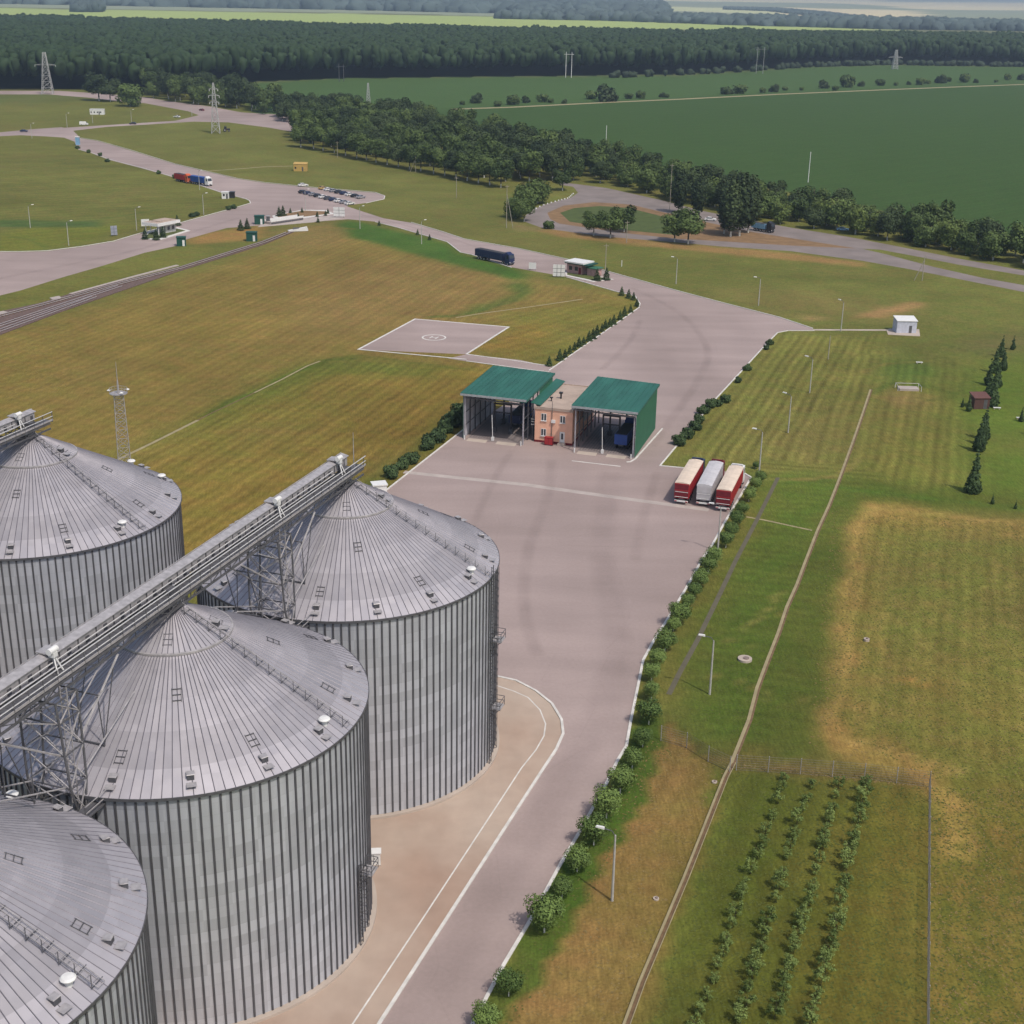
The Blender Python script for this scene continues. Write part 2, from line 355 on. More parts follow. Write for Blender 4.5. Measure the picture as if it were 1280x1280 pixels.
stroke('262,517 320,488 360,470 404,449 440,447', 2.6, (86, 104, 46), .85); stroke('404,449 440,444 520,452 580,460', 2.4, (98, 108, 50), .6)
stroke('632,350 652,358 656,366 640,377 610,388 575,394 540,397', 2.2, (94, 108, 56), .75); stroke('520,330 560,336 610,345 640,353', 3, (150, 134, 86), .5); stroke('300,318 340,300 400,284 436,286', 3, (150, 128, 80), .5)
stroke('835,905 862,925 900,945 914,955', 1.6, DRK, .9); stroke('914,955 1000,962 1080,970 1160,980', 3.4, (122, 102, 66), .8)
stroke('925,598 980,600 1046,597 1075,575', 1.6, (150, 134, 84), .7); stroke('975,604 1042,600', 1.5, GRN, .8)
stroke('1110,455 1180,447 1212,470 1205,495 1160,500', 1.6, (98, 104, 54), .6); stroke('1000,480 1060,470 1110,455 1160,452', 2, (142, 126, 76), .5)
stroke('1090,490 1110,478 1160,482 1200,492', 2.4, GRN, .7); stroke('1180,430 1240,448 1290,452', 2., (94, 100, 58), .7)
stroke('975,745 940,770 930,790', .8, (160, 144, 90), .5); stroke('900,800 950,812', .7, (160, 144, 90), .6); stroke('880,840 930,852 950,870', .7, (160, 144, 90), .5); stroke('950,760 968,770', .8, TAN, .6); stroke('1000,860 975,880', 1., (150, 136, 84), .5)
for k in range(7): stroke('%d,%d %d,%d' % (1172+k*16, 1000+k*9, 1176+k*17, 1400), .8, (150, 124, 72) if k % 2 == 0 else (98, 104, 48), .6)
for k in range(9): stroke('%d,%d %d,%d' % (1100+k*22, 690+(k % 3)*30, 1092+k*25, 930-(k % 4)*26), .7, (154, 138, 84), .5)

stroke('60,314 40,300 0,292 -40,291', 2.5, (96, 112, 56), .6); stroke('200,262 120,275 0,281', 3, (92, 108, 58), .6)
for k in range(4): stroke('%d,%d %d,%d' % (150+k*50, 250-k*12, 30+k*20, 265-k*22), 3, (122, 124, 70), .5)
nfar = ((YF > 1250) | (inpoly([(290, 106), (430, 98), (850, 95), (1010, 84), (1110, 81.5), (1340, 84), (1340, 320), (1080, 258), (940, 232), (700, 205), (600, 165), (480, 145), (330, 150)], .3)))
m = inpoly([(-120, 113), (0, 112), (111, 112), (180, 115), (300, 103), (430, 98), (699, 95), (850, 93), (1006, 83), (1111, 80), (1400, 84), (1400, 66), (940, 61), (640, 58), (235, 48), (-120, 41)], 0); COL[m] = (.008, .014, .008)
COL *= np.array([1.25, 1.21, 1.06])[None]
# scattered tufts and tired spots
for i in range(3):
    n = (vnoise(XF, YF, (40, 12, 5)[i], 11+i)-.5)*np.where(nfar, .25, 1.); COL *= (1+n*(.18, .2, .16)[i])[:, None]
n = (np.clip((vnoise(XF, YF, 22, 31)-.62)*3, 0, 1)*np.where(nfar, 0., .7))[:, None]; COL = COL*(1-n*.35)+np.array(alb((150, 130, 80)))*n*.35
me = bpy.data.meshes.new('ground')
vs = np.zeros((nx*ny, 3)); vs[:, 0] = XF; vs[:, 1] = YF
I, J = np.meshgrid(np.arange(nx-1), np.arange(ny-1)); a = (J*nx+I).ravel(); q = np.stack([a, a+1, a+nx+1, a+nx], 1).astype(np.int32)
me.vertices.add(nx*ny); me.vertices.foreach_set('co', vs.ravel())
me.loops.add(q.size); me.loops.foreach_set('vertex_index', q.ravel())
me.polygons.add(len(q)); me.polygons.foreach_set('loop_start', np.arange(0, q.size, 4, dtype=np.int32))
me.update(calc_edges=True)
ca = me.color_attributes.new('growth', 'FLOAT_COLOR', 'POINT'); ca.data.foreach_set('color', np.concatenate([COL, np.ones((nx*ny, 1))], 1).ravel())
for nm, arr in (('swath', SP), ('swath_amount', SA)):
    at = me.attributes.new(nm, 'FLOAT', 'POINT'); at.data.foreach_set('value', arr.astype(np.float32))
gm = bpy.data.materials.new('meadow'); gm.use_nodes = True; N = gm.node_tree.nodes; L = gm.node_tree.links; b = N['Principled BSDF']; b.inputs['Roughness'].default_value = .95; b.inputs['Specular IOR Level'].default_value = .1
def M_(op, a, c=None, d=None):
    n = N.new('ShaderNodeMath'); n.operation = op
    for i, v in enumerate((a, c, d)):
        if v is None: continue
        if isinstance(v, (int, float)): n.inputs[i].default_value = v
        else: L.new(v, n.inputs[i])
    return n.outputs[0]
geo = N.new('ShaderNodeNewGeometry')
def NZ(sc, det=4, st=None):
    n = N.new('ShaderNodeTexNoise'); n.inputs['Scale'].default_value = sc; n.inputs['Detail'].default_value = det
    src = geo.outputs['Position']
    if st: mp = N.new('ShaderNodeMapping'); mp.inputs['Scale'].default_value = st; L.new(src, mp.inputs[0]); src = mp.outputs[0]
    L.new(src, n.inputs['Vector']); return n.outputs[0]
aC = N.new('ShaderNodeAttribute'); aC.attribute_name = 'growth'
aS = N.new('ShaderNodeAttribute'); aS.attribute_name = 'swath'
aA = N.new('ShaderNodeAttribute'); aA.attribute_name = 'swath_amount'
n1 = NZ(.05, 5); n2 = NZ(.6, 5); n5 = NZ(2.2, 5, (1.6, .22, 1)); n3 = NZ(3., 8)
ph = M_('ADD', M_('MULTIPLY', aS.outputs['Fac'], 2*PI), M_('MULTIPLY', n1, 7.))
wob = M_('MULTIPLY_ADD', n2, 1.3, ph)
sn = M_('SINE', wob); sn = M_('ADD', sn, M_('MULTIPLY', M_('SINE', M_('MULTIPLY', ph, .37)), .6))
brk = M_('MULTIPLY', sn, M_('MULTIPLY_ADD', NZ(.11, 3), 2.2, -.35))
f = M_('MULTIPLY_ADD', M_('MULTIPLY', brk, aA.outputs['Fac']), .75, 1.)
f = M_('MULTIPLY', f, M_('MULTIPLY_ADD', n5, .9, .55)); f = M_('MULTIPLY', f, M_('MULTIPLY_ADD', n2, .6, .7)); f = M_('MULTIPLY', f, M_('MULTIPLY_ADD', n3, .8, .6))
vm = N.new('ShaderNodeVectorMath'); vm.operation = 'SCALE'; L.new(aC.outputs['Color'], vm.inputs[0]); L.new(f, vm.inputs['Scale'])
mx = N.new('ShaderNodeMix'); mx.data_type = 'RGBA'; mx.blend_type = 'MULTIPLY'; L.new(vm.outputs[0], mx.inputs['A'])
cr = N.new('ShaderNodeValToRGB'); cr.color_ramp.elements[0].position = .35; cr.color_ramp.elements[0].color = (.91, 1.03, .88, 1); cr.color_ramp.elements[1].position = .66; cr.color_ramp.elements[1].color = (1.06, 1.0, 1.0, 1)
L.new(NZ(.22, 6), cr.inputs[0]); L.new(cr.outputs[0], mx.inputs['B']); mx.inputs[0].default_value = 1.
L.new(mx.outputs['Result'], b.inputs['Base Color'])
bp = N.new('ShaderNodeBump'); bp.inputs['Strength'].default_value = .5; bp.inputs['Distance'].default_value = .25; L.new(n3, bp.inputs['Height']); L.new(bp.outputs[0], b.inputs['Normal'])
me.materials.append(gm); go = bpy.data.objects.new('ground', me); C.objects.link(go); go['kind'] = 'structure'
# ------------------------------------------------------------------ tarmac and concrete
tm = bpy.data.materials.new('tarmac'); tm.use_nodes = True; N = tm.node_tree.nodes; L = tm.node_tree.links; b = N['Principled BSDF']; b.inputs['Roughness'].default_value = .85; b.inputs['Specular IOR Level'].default_value = .25
geo = N.new('ShaderNodeNewGeometry')
r1 = N.new('ShaderNodeValToRGB'); e = r1.color_ramp.elements; e[0].position = .32; e[0].color = (*alb((183, 164, 157)), 1); e[1].position = .7; e[1].color = (*alb((207, 187, 181)), 1)
L.new(NZ(.018, 6, (1, .55, 1)), r1.inputs[0])
sm = M_('MULTIPLY_ADD', NZ(.09, 7, (.35, 1.6, 1)), .5, .75); sm = M_('MULTIPLY', sm, M_('MULTIPLY_ADD', NZ(2.2, 4), .22, .89)); sm = M_('MULTIPLY', sm, M_('MULTIPLY_ADD', NZ(.035, 5, (2., .3, 1)), .30, .85))
vm = N.new('ShaderNodeVectorMath'); vm.operation = 'SCALE'; L.new(r1.outputs[0], vm.inputs[0]); L.new(sm, vm.inputs['Scale'])
vo = N.new('ShaderNodeTexVoronoi'); vo.feature = 'DISTANCE_TO_EDGE'; vo.inputs['Scale'].default_value = .085; mpv = N.new('ShaderNodeMapping'); L.new(geo.outputs['Position'], mpv.inputs[0])
mva = N.new('ShaderNodeMix'); mva.data_type = 'VECTOR'; mva.inputs[0].default_value = .0; L.new(mpv.outputs[0], vo.inputs['Vector'])
ck = M_('LESS_THAN', vo.outputs['Distance'], .006); ck = M_('MULTIPLY_ADD', ck, -.035, 1.)
vm2 = N.new('ShaderNodeVectorMath'); vm2.operation = 'SCALE'; L.new(vm.outputs[0], vm2.inputs[0]); L.new(ck, vm2.inputs['Scale']); L.new(vm2.outputs[0], b.inputs['Base Color'])
# concrete apron with joints
am = bpy.data.materials.new('apron_concrete'); am.use_nodes = True; N = am.node_tree.nodes; L = am.node_tree.links; b = N['Principled BSDF']; b.inputs['Roughness'].default_value = .9; b.inputs['Specular IOR Level'].default_value = .2
geo = N.new('ShaderNodeNewGeometry')
r1 = N.new('ShaderNodeValToRGB'); e = r1.color_ramp.elements; e[0].position = .3; e[0].color = (*alb((196, 166, 146)), 1); e[1].position = .72; e[1].color = (*alb((226, 208, 190)), 1)
L.new(NZ(.05, 7), r1.inputs[0]); sm = M_('MULTIPLY', M_('MULTIPLY_ADD', NZ(.5, 5), .24, .88), M_('MULTIPLY_ADD', NZ(.16, 6, (1.6, .6, 1)), .3, .86))
vm = N.new('ShaderNodeVectorMath'); vm.operation = 'SCALE'; L.new(r1.outputs[0], vm.inputs[0]); L.new(sm, vm.inputs['Scale']); L.new(vm.outputs[0], b.inputs['Base Color'])

YARD = ('560,1340 602.6,1257.6 630.5,1205 661.7,1152.6 701,1080 724,1041 757,982 773,949 783,933 788.7,900 797,860 804,825.5 817,801.5 834,775 861,730 877,700.6 890,682 906,653 925,621 939,597 929,591 '
        '854,585 825,582.5 845,558.5 894.5,499 927,464 958,430 972,416 985,413.5 1018,413.5 1016,411 974,397 900,378 847,364 761,340 713.6,325.5 648,311 '
        '639,334 708,346 770,364 794,370 800,379 799,384 686,463 640,500 579,537.5 481,614 300,752 100,900 -100,1050 -300,1300')
struct('yard', MB().prism(GP(YARD), 0, .012, tm))
struct('access_road', MB().prism(GP('660,314 652,336 639,334 590,318 575.6,315 559,302 497,284 469,277 435,274 384,278 330,281.5 283.6,285 258,292 232,299.5 222,307 180.5,316 129,332 77,347 26,363 -60,384 -60,315 0,315 26,315 59,314 103,308.5 142,302 180.5,290.5 222,280 258,270 296.5,259.6 313,254.4 312,251 307,249 278,241.5 232,226 178,210.6 137,200 113,191 98,187 93,177 80,172 59,170.6 26,169 -60,173 -60,167 0,165.5 39,161.6 77,159 91,163 101,173 121,176 165,188.7 219,205.4 258,214.5 296.5,223.5 330,228.6 384,234 426.6,237.6 469,241 481,245 480,249 457.5,253.7 435,256.5 434,258 452,264 480,273 514,278.5 553,290 580,299 648,311'), 0, .008, tm))
struct('north_road', MB().prism(GP('76,160 155,155 219,151 248.5,144 235,139 181,129 150,127 110,122 60,118 -60,118 -60,113.5 74,113.5 140,118 181,121.5 208,126 262,133 302,140.5 357,143.5 380,150 372,166 336,159.5 285.5,153 242,152 188,155.5 134,158.5 91,163.5'), 0, .006, tm))
oldt = mat('old_tarmac', alb((160, 148, 142)), .9, scale=.12, var=.16)
struct('loop_road', MB().prism(GP('690,226 712,229 758,235 826,250 880,264 936,275 989,284.6 1063,296.5 1137.5,311 1197,323 1290,340 1290,346 1197,330.6 1152,321.7 1100,312 1078,311 1108,318 1167,333.6 1226.6,347 1300,360 1300,369 1197,348.5 1137.5,336.6 1078,326 989,314 900,308 847,303 758,296 713.6,290 678,285 654,276.5 660,264.6 681,255.7 713.6,247 722.5,241 716.6,233.5 700,231'), 0, .006, oldt))
# grass island of the loop, and the dirt island
isl = patch('684,266 704.7,257 743,252.7 788,255.7 826,264.6 880,277 940,288 1078,310.5 989,307 900,301.5 847,298.5 773,290.5 699,279.5 688,274', None, 0, 0)
gim = mat('verge_grass', alb((108, 118, 60)), .95, scale=.3, var=.2)
struct('loop_lawn', MB().prism(GP('684,266 704.7,257 743,252.7 788,255.7 826,264.6 880,277 940,290 1070,310.5 989,307 900,301.5 847,298.5 773,290.5 699,279.5 688,274'), 0, .014, soilm).prism(GP('700,266 718,260 750,257.5 786,260 820,268.5 860,280 846,294 773,287 712,277'), .014, .02, mat('loop_grass', alb((92, 108, 50)), .95, scale=.3, var=.2)))
struct('checkpoint_island', MB().prism(GP('176,299 186,289 222,284.5 238,288.5 201,300'), .008, .12, kerbm).prism(GP('180,298 188,290.5 221,286 232,288.5 199,298.5'), .12, .14, gim))
struct('weighbridge_island', MB().prism(GP('340,270 378,262.5 408,263 418,267.5 369,274.5 345,276'), .008, .12, kerbm).prism(GP('344,269.5 379,263.5 407,264.5 412,267.5 369,272.5 350,273'), .12, .14, soilm))
struct('weighbridge_slab', MB().prism(GP('322,284 330,279.5 350,276 417,269.5 430,272.5 392,278'), .008, .1, slabm))
struct('gatehouse_island', MB().prism(GP('706,340 728,341 767,349.5 741,352.5 707,345'), .012, .12, kerbm).prism(GP('709,341 728,342 762,349.3 741,351 709,344'), .12, .14, gim))
APR = ('560,848 600,845 622,846 645,851 670,864 690,880 702,900 704,917.5 695,937.5 680,960 654,1000 564,1140 474,1280 400,1400 -400,1400 -400,900 250,850')
struct('silo_apron', MB().prism(GP(APR), .012, .03, am))
mk = MB(); outer = GP('600,845 622,846 645,851 670,864 690,880 702,900 704,917.5 695,937.5 680,960 654,1000 564,1140 474,1280 400,1400')
mk.band(outer, .32, .012, .14, kerbm); struct('apron_kerb', mk)
struct('apron_line', MB().band(GP('600,855 622,857.5 642,864 660,872 675,887.5 682,905 680,920 670,937.5 652,960 626,1000 534,1140 441,1280 370,1390'), .16, .034, .034, kerbm))
kb = MB()
for s_ in ('560,1340 602.6,1257.6 630.5,1205 661.7,1152.6 701,1080 724,1041 757,982 773,949 783,933 788.7,900 797,860 804,825.5 817,801.5 834,775 861,730 877,700.6 890,682 906,653 925,621 939,597 929,591',
           '856,585.3 825,582.5 845,558.5 894.5,499 927,464 958,430 972,416 985,413.5 1018,413.5', '1016,410.6 974,396.6 900,377.6 847,363.6 761,339.6 713.6,325 648,310.6 580,298.6 553,289.6 514,278',
           '708,346.5 770,364.5 794,370.5 800,379.5 799,384.5 686,463.5', '579,537.5 481,614.5 300,752', '828,536 794,574 788,577.5 783,578',
           '639,334.5 590,318.5 575.6,315.5 559,302.5 497,284.5 469,277.5', '0,314.5 26,314.5 59,313.5 103,308 142,301.5 180.5,290 222,279.5 258,269.5 296.5,259 313,254 312,251 307,248.5 278,241 232,225.5 178,210 137,199.5 113,190.5 98,187',
           '101,172.5 121,175.5 165,188 219,205 258,214 296.5,223 330,228 384,233.5 426.6,237 469,240.5 481,245 480,249 457.5,254'):
    kb.band(GP(s_), .34 if len(s_) > 150 else .3, 0, .13, kerbm)
struct('kerb', kb)
struct('drain_strip', MB().band(GP('505,590 560,596 654,605.5 757,620 860,634 886,637.5'), 1.5, .016, .016, slabm))
struct('stop_line', MB().band(GP('714.7,576 775.6,583'), .35, .016, .016, kerbm))
struct('hut_path', MB().band(GP('1016,412.3 1112,412.6'), 1.5, 0, .02, concm))
tk = bpy.data.materials.new('tyre_dust'); tk.use_nodes = True; N = tk.node_tree.nodes; L = tk.node_tree.links; b = N['Principled BSDF']; b.inputs['Base Color'].default_value = (*alb((118, 98, 96)), 1); b.inputs['Roughness'].default_value = .9
geo = N.new('ShaderNodeNewGeometry'); uvt = N.new('ShaderNodeUVMap'); sxt = N.new('ShaderNodeSeparateXYZ'); L.new(uvt.outputs[0], sxt.inputs[0])
edge = M_('MULTIPLY', M_('SUBTRACT', 1., M_('ABSOLUTE', M_('MULTIPLY_ADD', sxt.outputs[0], 2., -1.))), 1.6)
al = M_('MULTIPLY', M_('MINIMUM', edge, 1.), M_('MULTIPLY_ADD', NZ(.12, 5), 1.1, -.28)); al = M_('MULTIPLY', al, .22); al.node.use_clamp = True; L.new(al, b.inputs['Alpha'])
def track(pts, wd, z):
    P_ = GP(pts); Q_ = []
    for i in range(len(P_)-1):
        p0, p1, p2, p3 = P_[max(0, i-1)], P_[i], P_[i+1], P_[min(len(P_)-1, i+2)]
        for k in range(8):
            t = k/8; Q_.append(tuple(.5*((2*p1[j])+(-p0[j]+p2[j])*t+(2*p0[j]-5*p1[j]+4*p2[j]-p3[j])*t*t+(-p0[j]+3*p1[j]-3*p2[j]+p3[j])*t**3) for j in (0, 1)))
    Q_.append(P_[-1]); a = offs_(Q_, wd/2); c = offs_(Q_, -wd/2); vs = []
    for u, v in zip(a, c): vs += [(*u, z), (*v, z)]
    fs = [(2*i, 2*i+1, 2*i+3, 2*i+2) for i in range(len(Q_)-1)]
    me = bpy.data.meshes.new('tyre_tracks'); me.from_pydata(vs, [], fs); u = me.uv_layers.new(name='UVMap'); u.data.foreach_set('uv', [x for _ in fs for x in (0, 0, 1, 0, 1, 0, 0, 0)]); me.materials.append(tk)
    o = bpy.data.objects.new('tyre_tracks', me); C.objects.link(o); o['kind'] = 'structure'
def offs_(pts, d):
    o = []
    for i, p in enumerate(pts):
        a = pts[max(0, i-1)]; c = pts[min(len(pts)-1, i+1)]; dx, dy = c[0]-a[0], c[1]-a[1]; l = math.hypot(dx, dy) or 1; o.append((p[0]-dy/l*d, p[1]+dx/l*d))
    return o
TZ = .018
for pts, wd in (('764,590 752,680 770,800 752,885 712,962 650,1062 565,1195 470,1360 400,1480', 5.5), ('690,575 684,620 660,690 655,760 672,820', 2.6), ('640,562 612,610 590,660', 2.), ('822,590 806,640 794,700', 2.4), ('815,558 842,520 872,476 884,436 850,392 790,360', 2.6), ('752,462 786,428 800,400', 2.2), ('672,328 620,317 560,297 500,280 450,268', 1.8), ('300,272 250,287 180,310 100,328 -20,352', 3.)):
    TZ += .0025; track(pts, wd, TZ)
# helipad
hp = MB(); PAD = '448,437 519,399 636,409 583,443'
hp.prism(GP(PAD), 0, .04, tm); struct('helipad', hp)
struct('helipad_path', MB().prism(GP('583,443 650,450 690,459 686,464 660,462 585,452 560,448'), 0, .016, tm))
hk = MB(); hk.band(GP('583,443 636,409 519,399 448,437 583,449.5'), .5, .04, .1, kerbm); hk.band(GP('583,443 640,450.5 692,458.5'), .35, .016, .1, kerbm); hk.band(GP('583,451.5 660,462 686,465'), .3, .016, .1, kerbm)
struct('helipad_kerb', hk)
c0 = G(542.5, 422); PADZ = .044
rg = [(c0[0]+2.9*math.cos(2*PI*i/40), c0[1]+2.9*math.sin(2*PI*i/40)) for i in range(40)]
hm = MB().band(rg, .42, PADZ, PADZ, kerbm, closed=True); ua = ang(G(583, 443), G(636, 409)); 
def lp(x, y): return (c0[0]+x*math.cos(ua)-y*math.sin(ua), c0[1]+x*math.sin(ua)+y*math.cos(ua))
hm.band([lp(-1.1, -.8), lp(1.1, -.8)], .34, PADZ, PADZ, kerbm); hm.band([lp(-1.1, .8), lp(1.1, .8)], .34, PADZ, PADZ, kerbm); hm.band([lp(0, -.62), lp(0, .62)], .34, PADZ, PADZ, kerbm)
struct('helipad_marking', hm)
# channel, paths, railway
CH = GP('1088,487 1077,520 1065,554.5 1049.5,597 1036,631.6 1021.6,663 1008,698 996,730 983,759 972.5,791 959,825.5 946,860 935.6,900 914,954')
struct('drainage_channel', MB().band(CH, .4, 0, .05, fieldp).band([(x+.34, y) for x, y in CH], .28, 0, .02, chanm))
CH2 = GP('914,954 904.5,972 855,1097 799.5,1228 781.5,1277 750,1360'); CHb = [(x+.3, y) for x, y in CH2]
struct('channel_wall', MB().band(CH2, .24, 0, .2, fieldp)); struct('channel_bed', MB().band(CHb, .36, 0, .03, chanm).band([(x+.23, y) for x, y in CHb], .08, 0, .14, fieldp))
struct('footpath', MB().band(GP('972.5,597 946,650 920,700 900,742 872,800 850,840 836,868'), .7, 0, .02, darkp))
struct('side_path', MB().band(GP('932.6,646 955,650 1015,663'), .5, 0, .015, fieldp))
struct('field_drain', MB().band(GP('136,580 190,554 247,525.5'), .7, 0, .04, fieldp).band(GP('247,525.5 262,517.5 290,504.5 318,491'), .3, 0, .03, chanm).band(GP('318,491 352,474.5 384,457.5 400,451.5'), .45, 0, .04, fieldp))
struct('meadow_track', MB().band(GP('570,397 600,392 663,383.5 728,374'), .6, 0, .02, fieldp))
struct('shed_path', MB().band(GP('258,214 300,211 330,208.5 366,207.5'), 1.2, 0, .02, fieldp))
struct('field_track', MB().band(GP('566,136.5 640,134 700,131 760,128 850,124 970,118 1111,112 1200,108.5 1320,104'), 6.5, 0, .05, fieldp))
struct('railway_bed', MB().prism(GP('-40,401 0,390 52,379 90,367 155,351 224,334 330,301 352,293 364,289 368,290 330,306 219,341 155,363 77,390 0,419 -40,434'), 0, .18, gravm))
rl = MB()
def offs(pts, d):
    o = []
    for i, p in enumerate(pts):
        a = pts[max(0, i-1)]; c = pts[min(len(pts)-1, i+1)]; dx, dy = c[0]-a[0], c[1]-a[1]; l = math.hypot(dx, dy); o.append((p[0]-dy/l*d, p[1]+dx/l*d))
    return o
for s_ in ('-40,406 0,396 60,380 140,358 224,336.5 330,303.5 360,291.5', '-40,419 0,408 60,388 110,371.5 150,358.5', '-40,427 0,414.5 60,393 118,372'):
    p_ = GP(s_)
    for d in (-.76, .76): rl.band(offs(p_, d), .16, .3, .44, railm)
struct('railway_track', rl)
sl = MB(); p_ = GP('-40,406 0,396 60,380 140,358 224,336.5 330,303.5 360,291.5')
for a, c in zip(p_, p_[1:]):
    l = math.hypot(c[0]-a[0], c[1]-a[1]); n = int(l/1.2)
    for i in range(n): t = i/n; sl.box((a[0]+(c[0]-a[0])*t, a[1]+(c[1]-a[1])*t, .24), (.3, 2.5, .14), chanm, rz=ang(a, c))
struct('railway_sleepers', sl)
struct('trackside_slab', MB().band(GP('88,368 130,356.5 170,345.5 222,332'), 1.2, 0, .22, slabm).prism(GP('62,373 74,370.5 77,373 66,375.5'), 0, .2, slabm).prism(GP('-10,392 4,389.5 11,391 -6,396'), 0, .2, slabm))
# ------------------------------------------------------------------ silos
RS, HE, HA = 16.8, 23.4, 32.3
SA_, SB_, SC_, SD_ = (-29.74, 109.87), (-18.34, 142.74), (-57.91, 157.07), (-41.65, 76.24)
def silowall():
    m = bpy.data.materials.new('corrugated_galvanised_sheet'); m.use_nodes = True; global N, L; N = m.node_tree.nodes; L = m.node_tree.links; b = N['Principled BSDF']
    uv = N.new('ShaderNodeUVMap'); sx = N.new('ShaderNodeSeparateXYZ'); L.new(uv.outputs[0], sx.inputs[0])
    cb = N.new('ShaderNodeCombineXYZ'); L.new(M_('FLOOR', M_('DIVIDE', sx.outputs[0], 3)), cb.inputs[0]); L.new(M_('FLOOR', M_('DIVIDE', M_('ADD', sx.outputs[1], M_('MULTIPLY', M_('FLOOR', M_('DIVIDE', sx.outputs[0], 3)), .0)), 1.12)), cb.inputs[1])
    wnn = N.new('ShaderNodeTexWhiteNoise'); wnn.noise_dimensions = '2D'; L.new(cb.outputs[0], wnn.inputs['Vector'])
    no = N.new('ShaderNodeTexNoise'); no.inputs['Scale'].default_value = .35; no.inputs['Detail'].default_value = 6; mp = N.new('ShaderNodeMapping'); mp.inputs['Scale'].default_value = (1., .35, 1); L.new(uv.outputs[0], mp.inputs[0]); L.new(mp.outputs[0], no.inputs['Vector'])
    f = M_('MULTIPLY', M_('MULTIPLY_ADD', wnn.outputs['Value'], .24, .88), M_('MULTIPLY_ADD', no.outputs[0], .5, .75))
    lap = M_('LESS_THAN', M_('FRACT', M_('DIVIDE', sx.outputs[1], 1.12)), .05); f = M_('MULTIPLY', f, M_('MULTIPLY_ADD', lap, -.08, 1.))
    vm = N.new('ShaderNodeVectorMath'); vm.operation = 'SCALE'; vm.inputs[0].default_value = (.50, .52, .565); L.new(f, vm.inputs['Scale']); L.new(vm.outputs[0], b.inputs['Base Color'])
    b.inputs['Metallic'].default_value = .3; b.inputs['Roughness'].default_value = .45; return m
def siloroof():
    m = bpy.data.materials.new('roof_galvanised_sheet'); m.use_nodes = True; global N, L; N = m.node_tree.nodes; L = m.node_tree.links; b = N['Principled BSDF']
    uv = N.new('ShaderNodeUVMap'); sx = N.new('ShaderNodeSeparateXYZ'); L.new(uv.outputs[0], sx.inputs[0]); r = sx.outputs[1]
    cr = N.new('ShaderNodeValToRGB'); cr.color_ramp.interpolation = 'CONSTANT'; E_ = cr.color_ramp.elements; E_[0].position = 0; E_[0].color = (1.0,)*3+(1,); E_[1].position = .315; E_[1].color = (.90,)*3+(1,)
    for p, v in ((.52, .97), (.68, .86), (.86, 1.06)): k = E_.new(p); k.color = (v, v, v, 1)
    L.new(M_('DIVIDE', r, 17.), cr.inputs[0])
    wnn = N.new('ShaderNodeTexWhiteNoise'); wnn.noise_dimensions = '2D'; cb = N.new('ShaderNodeCombineXYZ'); L.new(M_('FLOOR', sx.outputs[0]), cb.inputs[0]); L.new(M_('FLOOR', M_('DIVIDE', r, 3.1)), cb.inputs[1]); L.new(cb.outputs[0], wnn.inputs['Vector'])
    no = N.new('ShaderNodeTexNoise'); no.inputs['Scale'].default_value = .5; no.inputs['Detail'].default_value = 5; tc = N.new('ShaderNodeTexCoord'); L.new(tc.outputs['Object'], no.inputs['Vector'])
    f = M_('MULTIPLY', M_('MULTIPLY_ADD', wnn.outputs['Value'], .10, .95), M_('MULTIPLY_ADD', no.outputs[0], .34, .83))
    vm = N.new('ShaderNodeVectorMath'); vm.operation = 'SCALE'; L.new(cr.outputs[0], vm.inputs[0]); L.new(f, vm.inputs['Scale'])
    v2 = N.new('ShaderNodeVectorMath'); v2.operation = 'MULTIPLY'; v2.inputs[1].default_value = (.415, .395, .415); L.new(vm.outputs[0], v2.inputs[0]); L.new(v2.outputs[0], b.inputs['Base Color'])
    b.inputs['Metallic'].default_value = .35
    sm = N.new('ShaderNodeCombineXYZ'); L.new(M_('FLOOR', M_('MULTIPLY', sx.outputs[0], 1.)), sm.inputs[0]); L.new(M_('FLOOR', M_('DIVIDE', r, 2.2)), sm.inputs[1]); w2 = N.new('ShaderNodeTexWhiteNoise'); w2.noise_dimensions = '2D'; L.new(sm.outputs[0], w2.inputs['Vector'])
    L.new(M_('MULTIPLY_ADD', w2.outputs['Value'], .22, .38), b.inputs['Roughness']); return m
sroof, swall = siloroof(), silowall()
seamm = mat('roof_seam_steel', (.20, .19, .21), .5, .4, scale=1)
NS = 128
def uvmesh(name, vs, fs, uvs, m):
    me = bpy.data.meshes.new(name); me.from_pydata(vs, [], fs); u = me.uv_layers.new(name='UVMap'); u.data.foreach_set('uv', [c for f in uvs for p in f for c in p])
    me.materials.append(m); return me
def cyl_wall():
    vs, fs, uvs = [], [], []; k = 2
    for i in range(NS):
        t = 2*PI*i/NS; vs += [(RS*math.cos(t), RS*math.sin(t), .3), (RS*math.cos(t), RS*math.sin(t), HE)]
    for i in range(NS):
        j = (i+1) % NS; fs.append((i*2, j*2, j*2+1, i*2+1)); uvs.append([(i, 0), (i+1, 0), (i+1, HE), (i, HE)])
    return uvmesh('silo_wall', vs, fs, uvs, swall)
def cone(r0, z0, r1, z1):
    vs, fs, uvs = [], [], []
    for i in range(NS):
        t = 2*PI*i/NS; vs += [(r0*math.cos(t), r0*math.sin(t), z0), (r1*math.cos(t), r1*math.sin(t), z1)]
    for i in range(NS):
        j = (i+1) % NS; fs.append((i*2, j*2, j*2+1, i*2+1)); uvs.append([(i+.01, r0), (i+.99, r0), (i+.99, r1), (i+.01, r1)])
    return vs, fs, uvs
wallme = cyl_wall()
wm = MB()
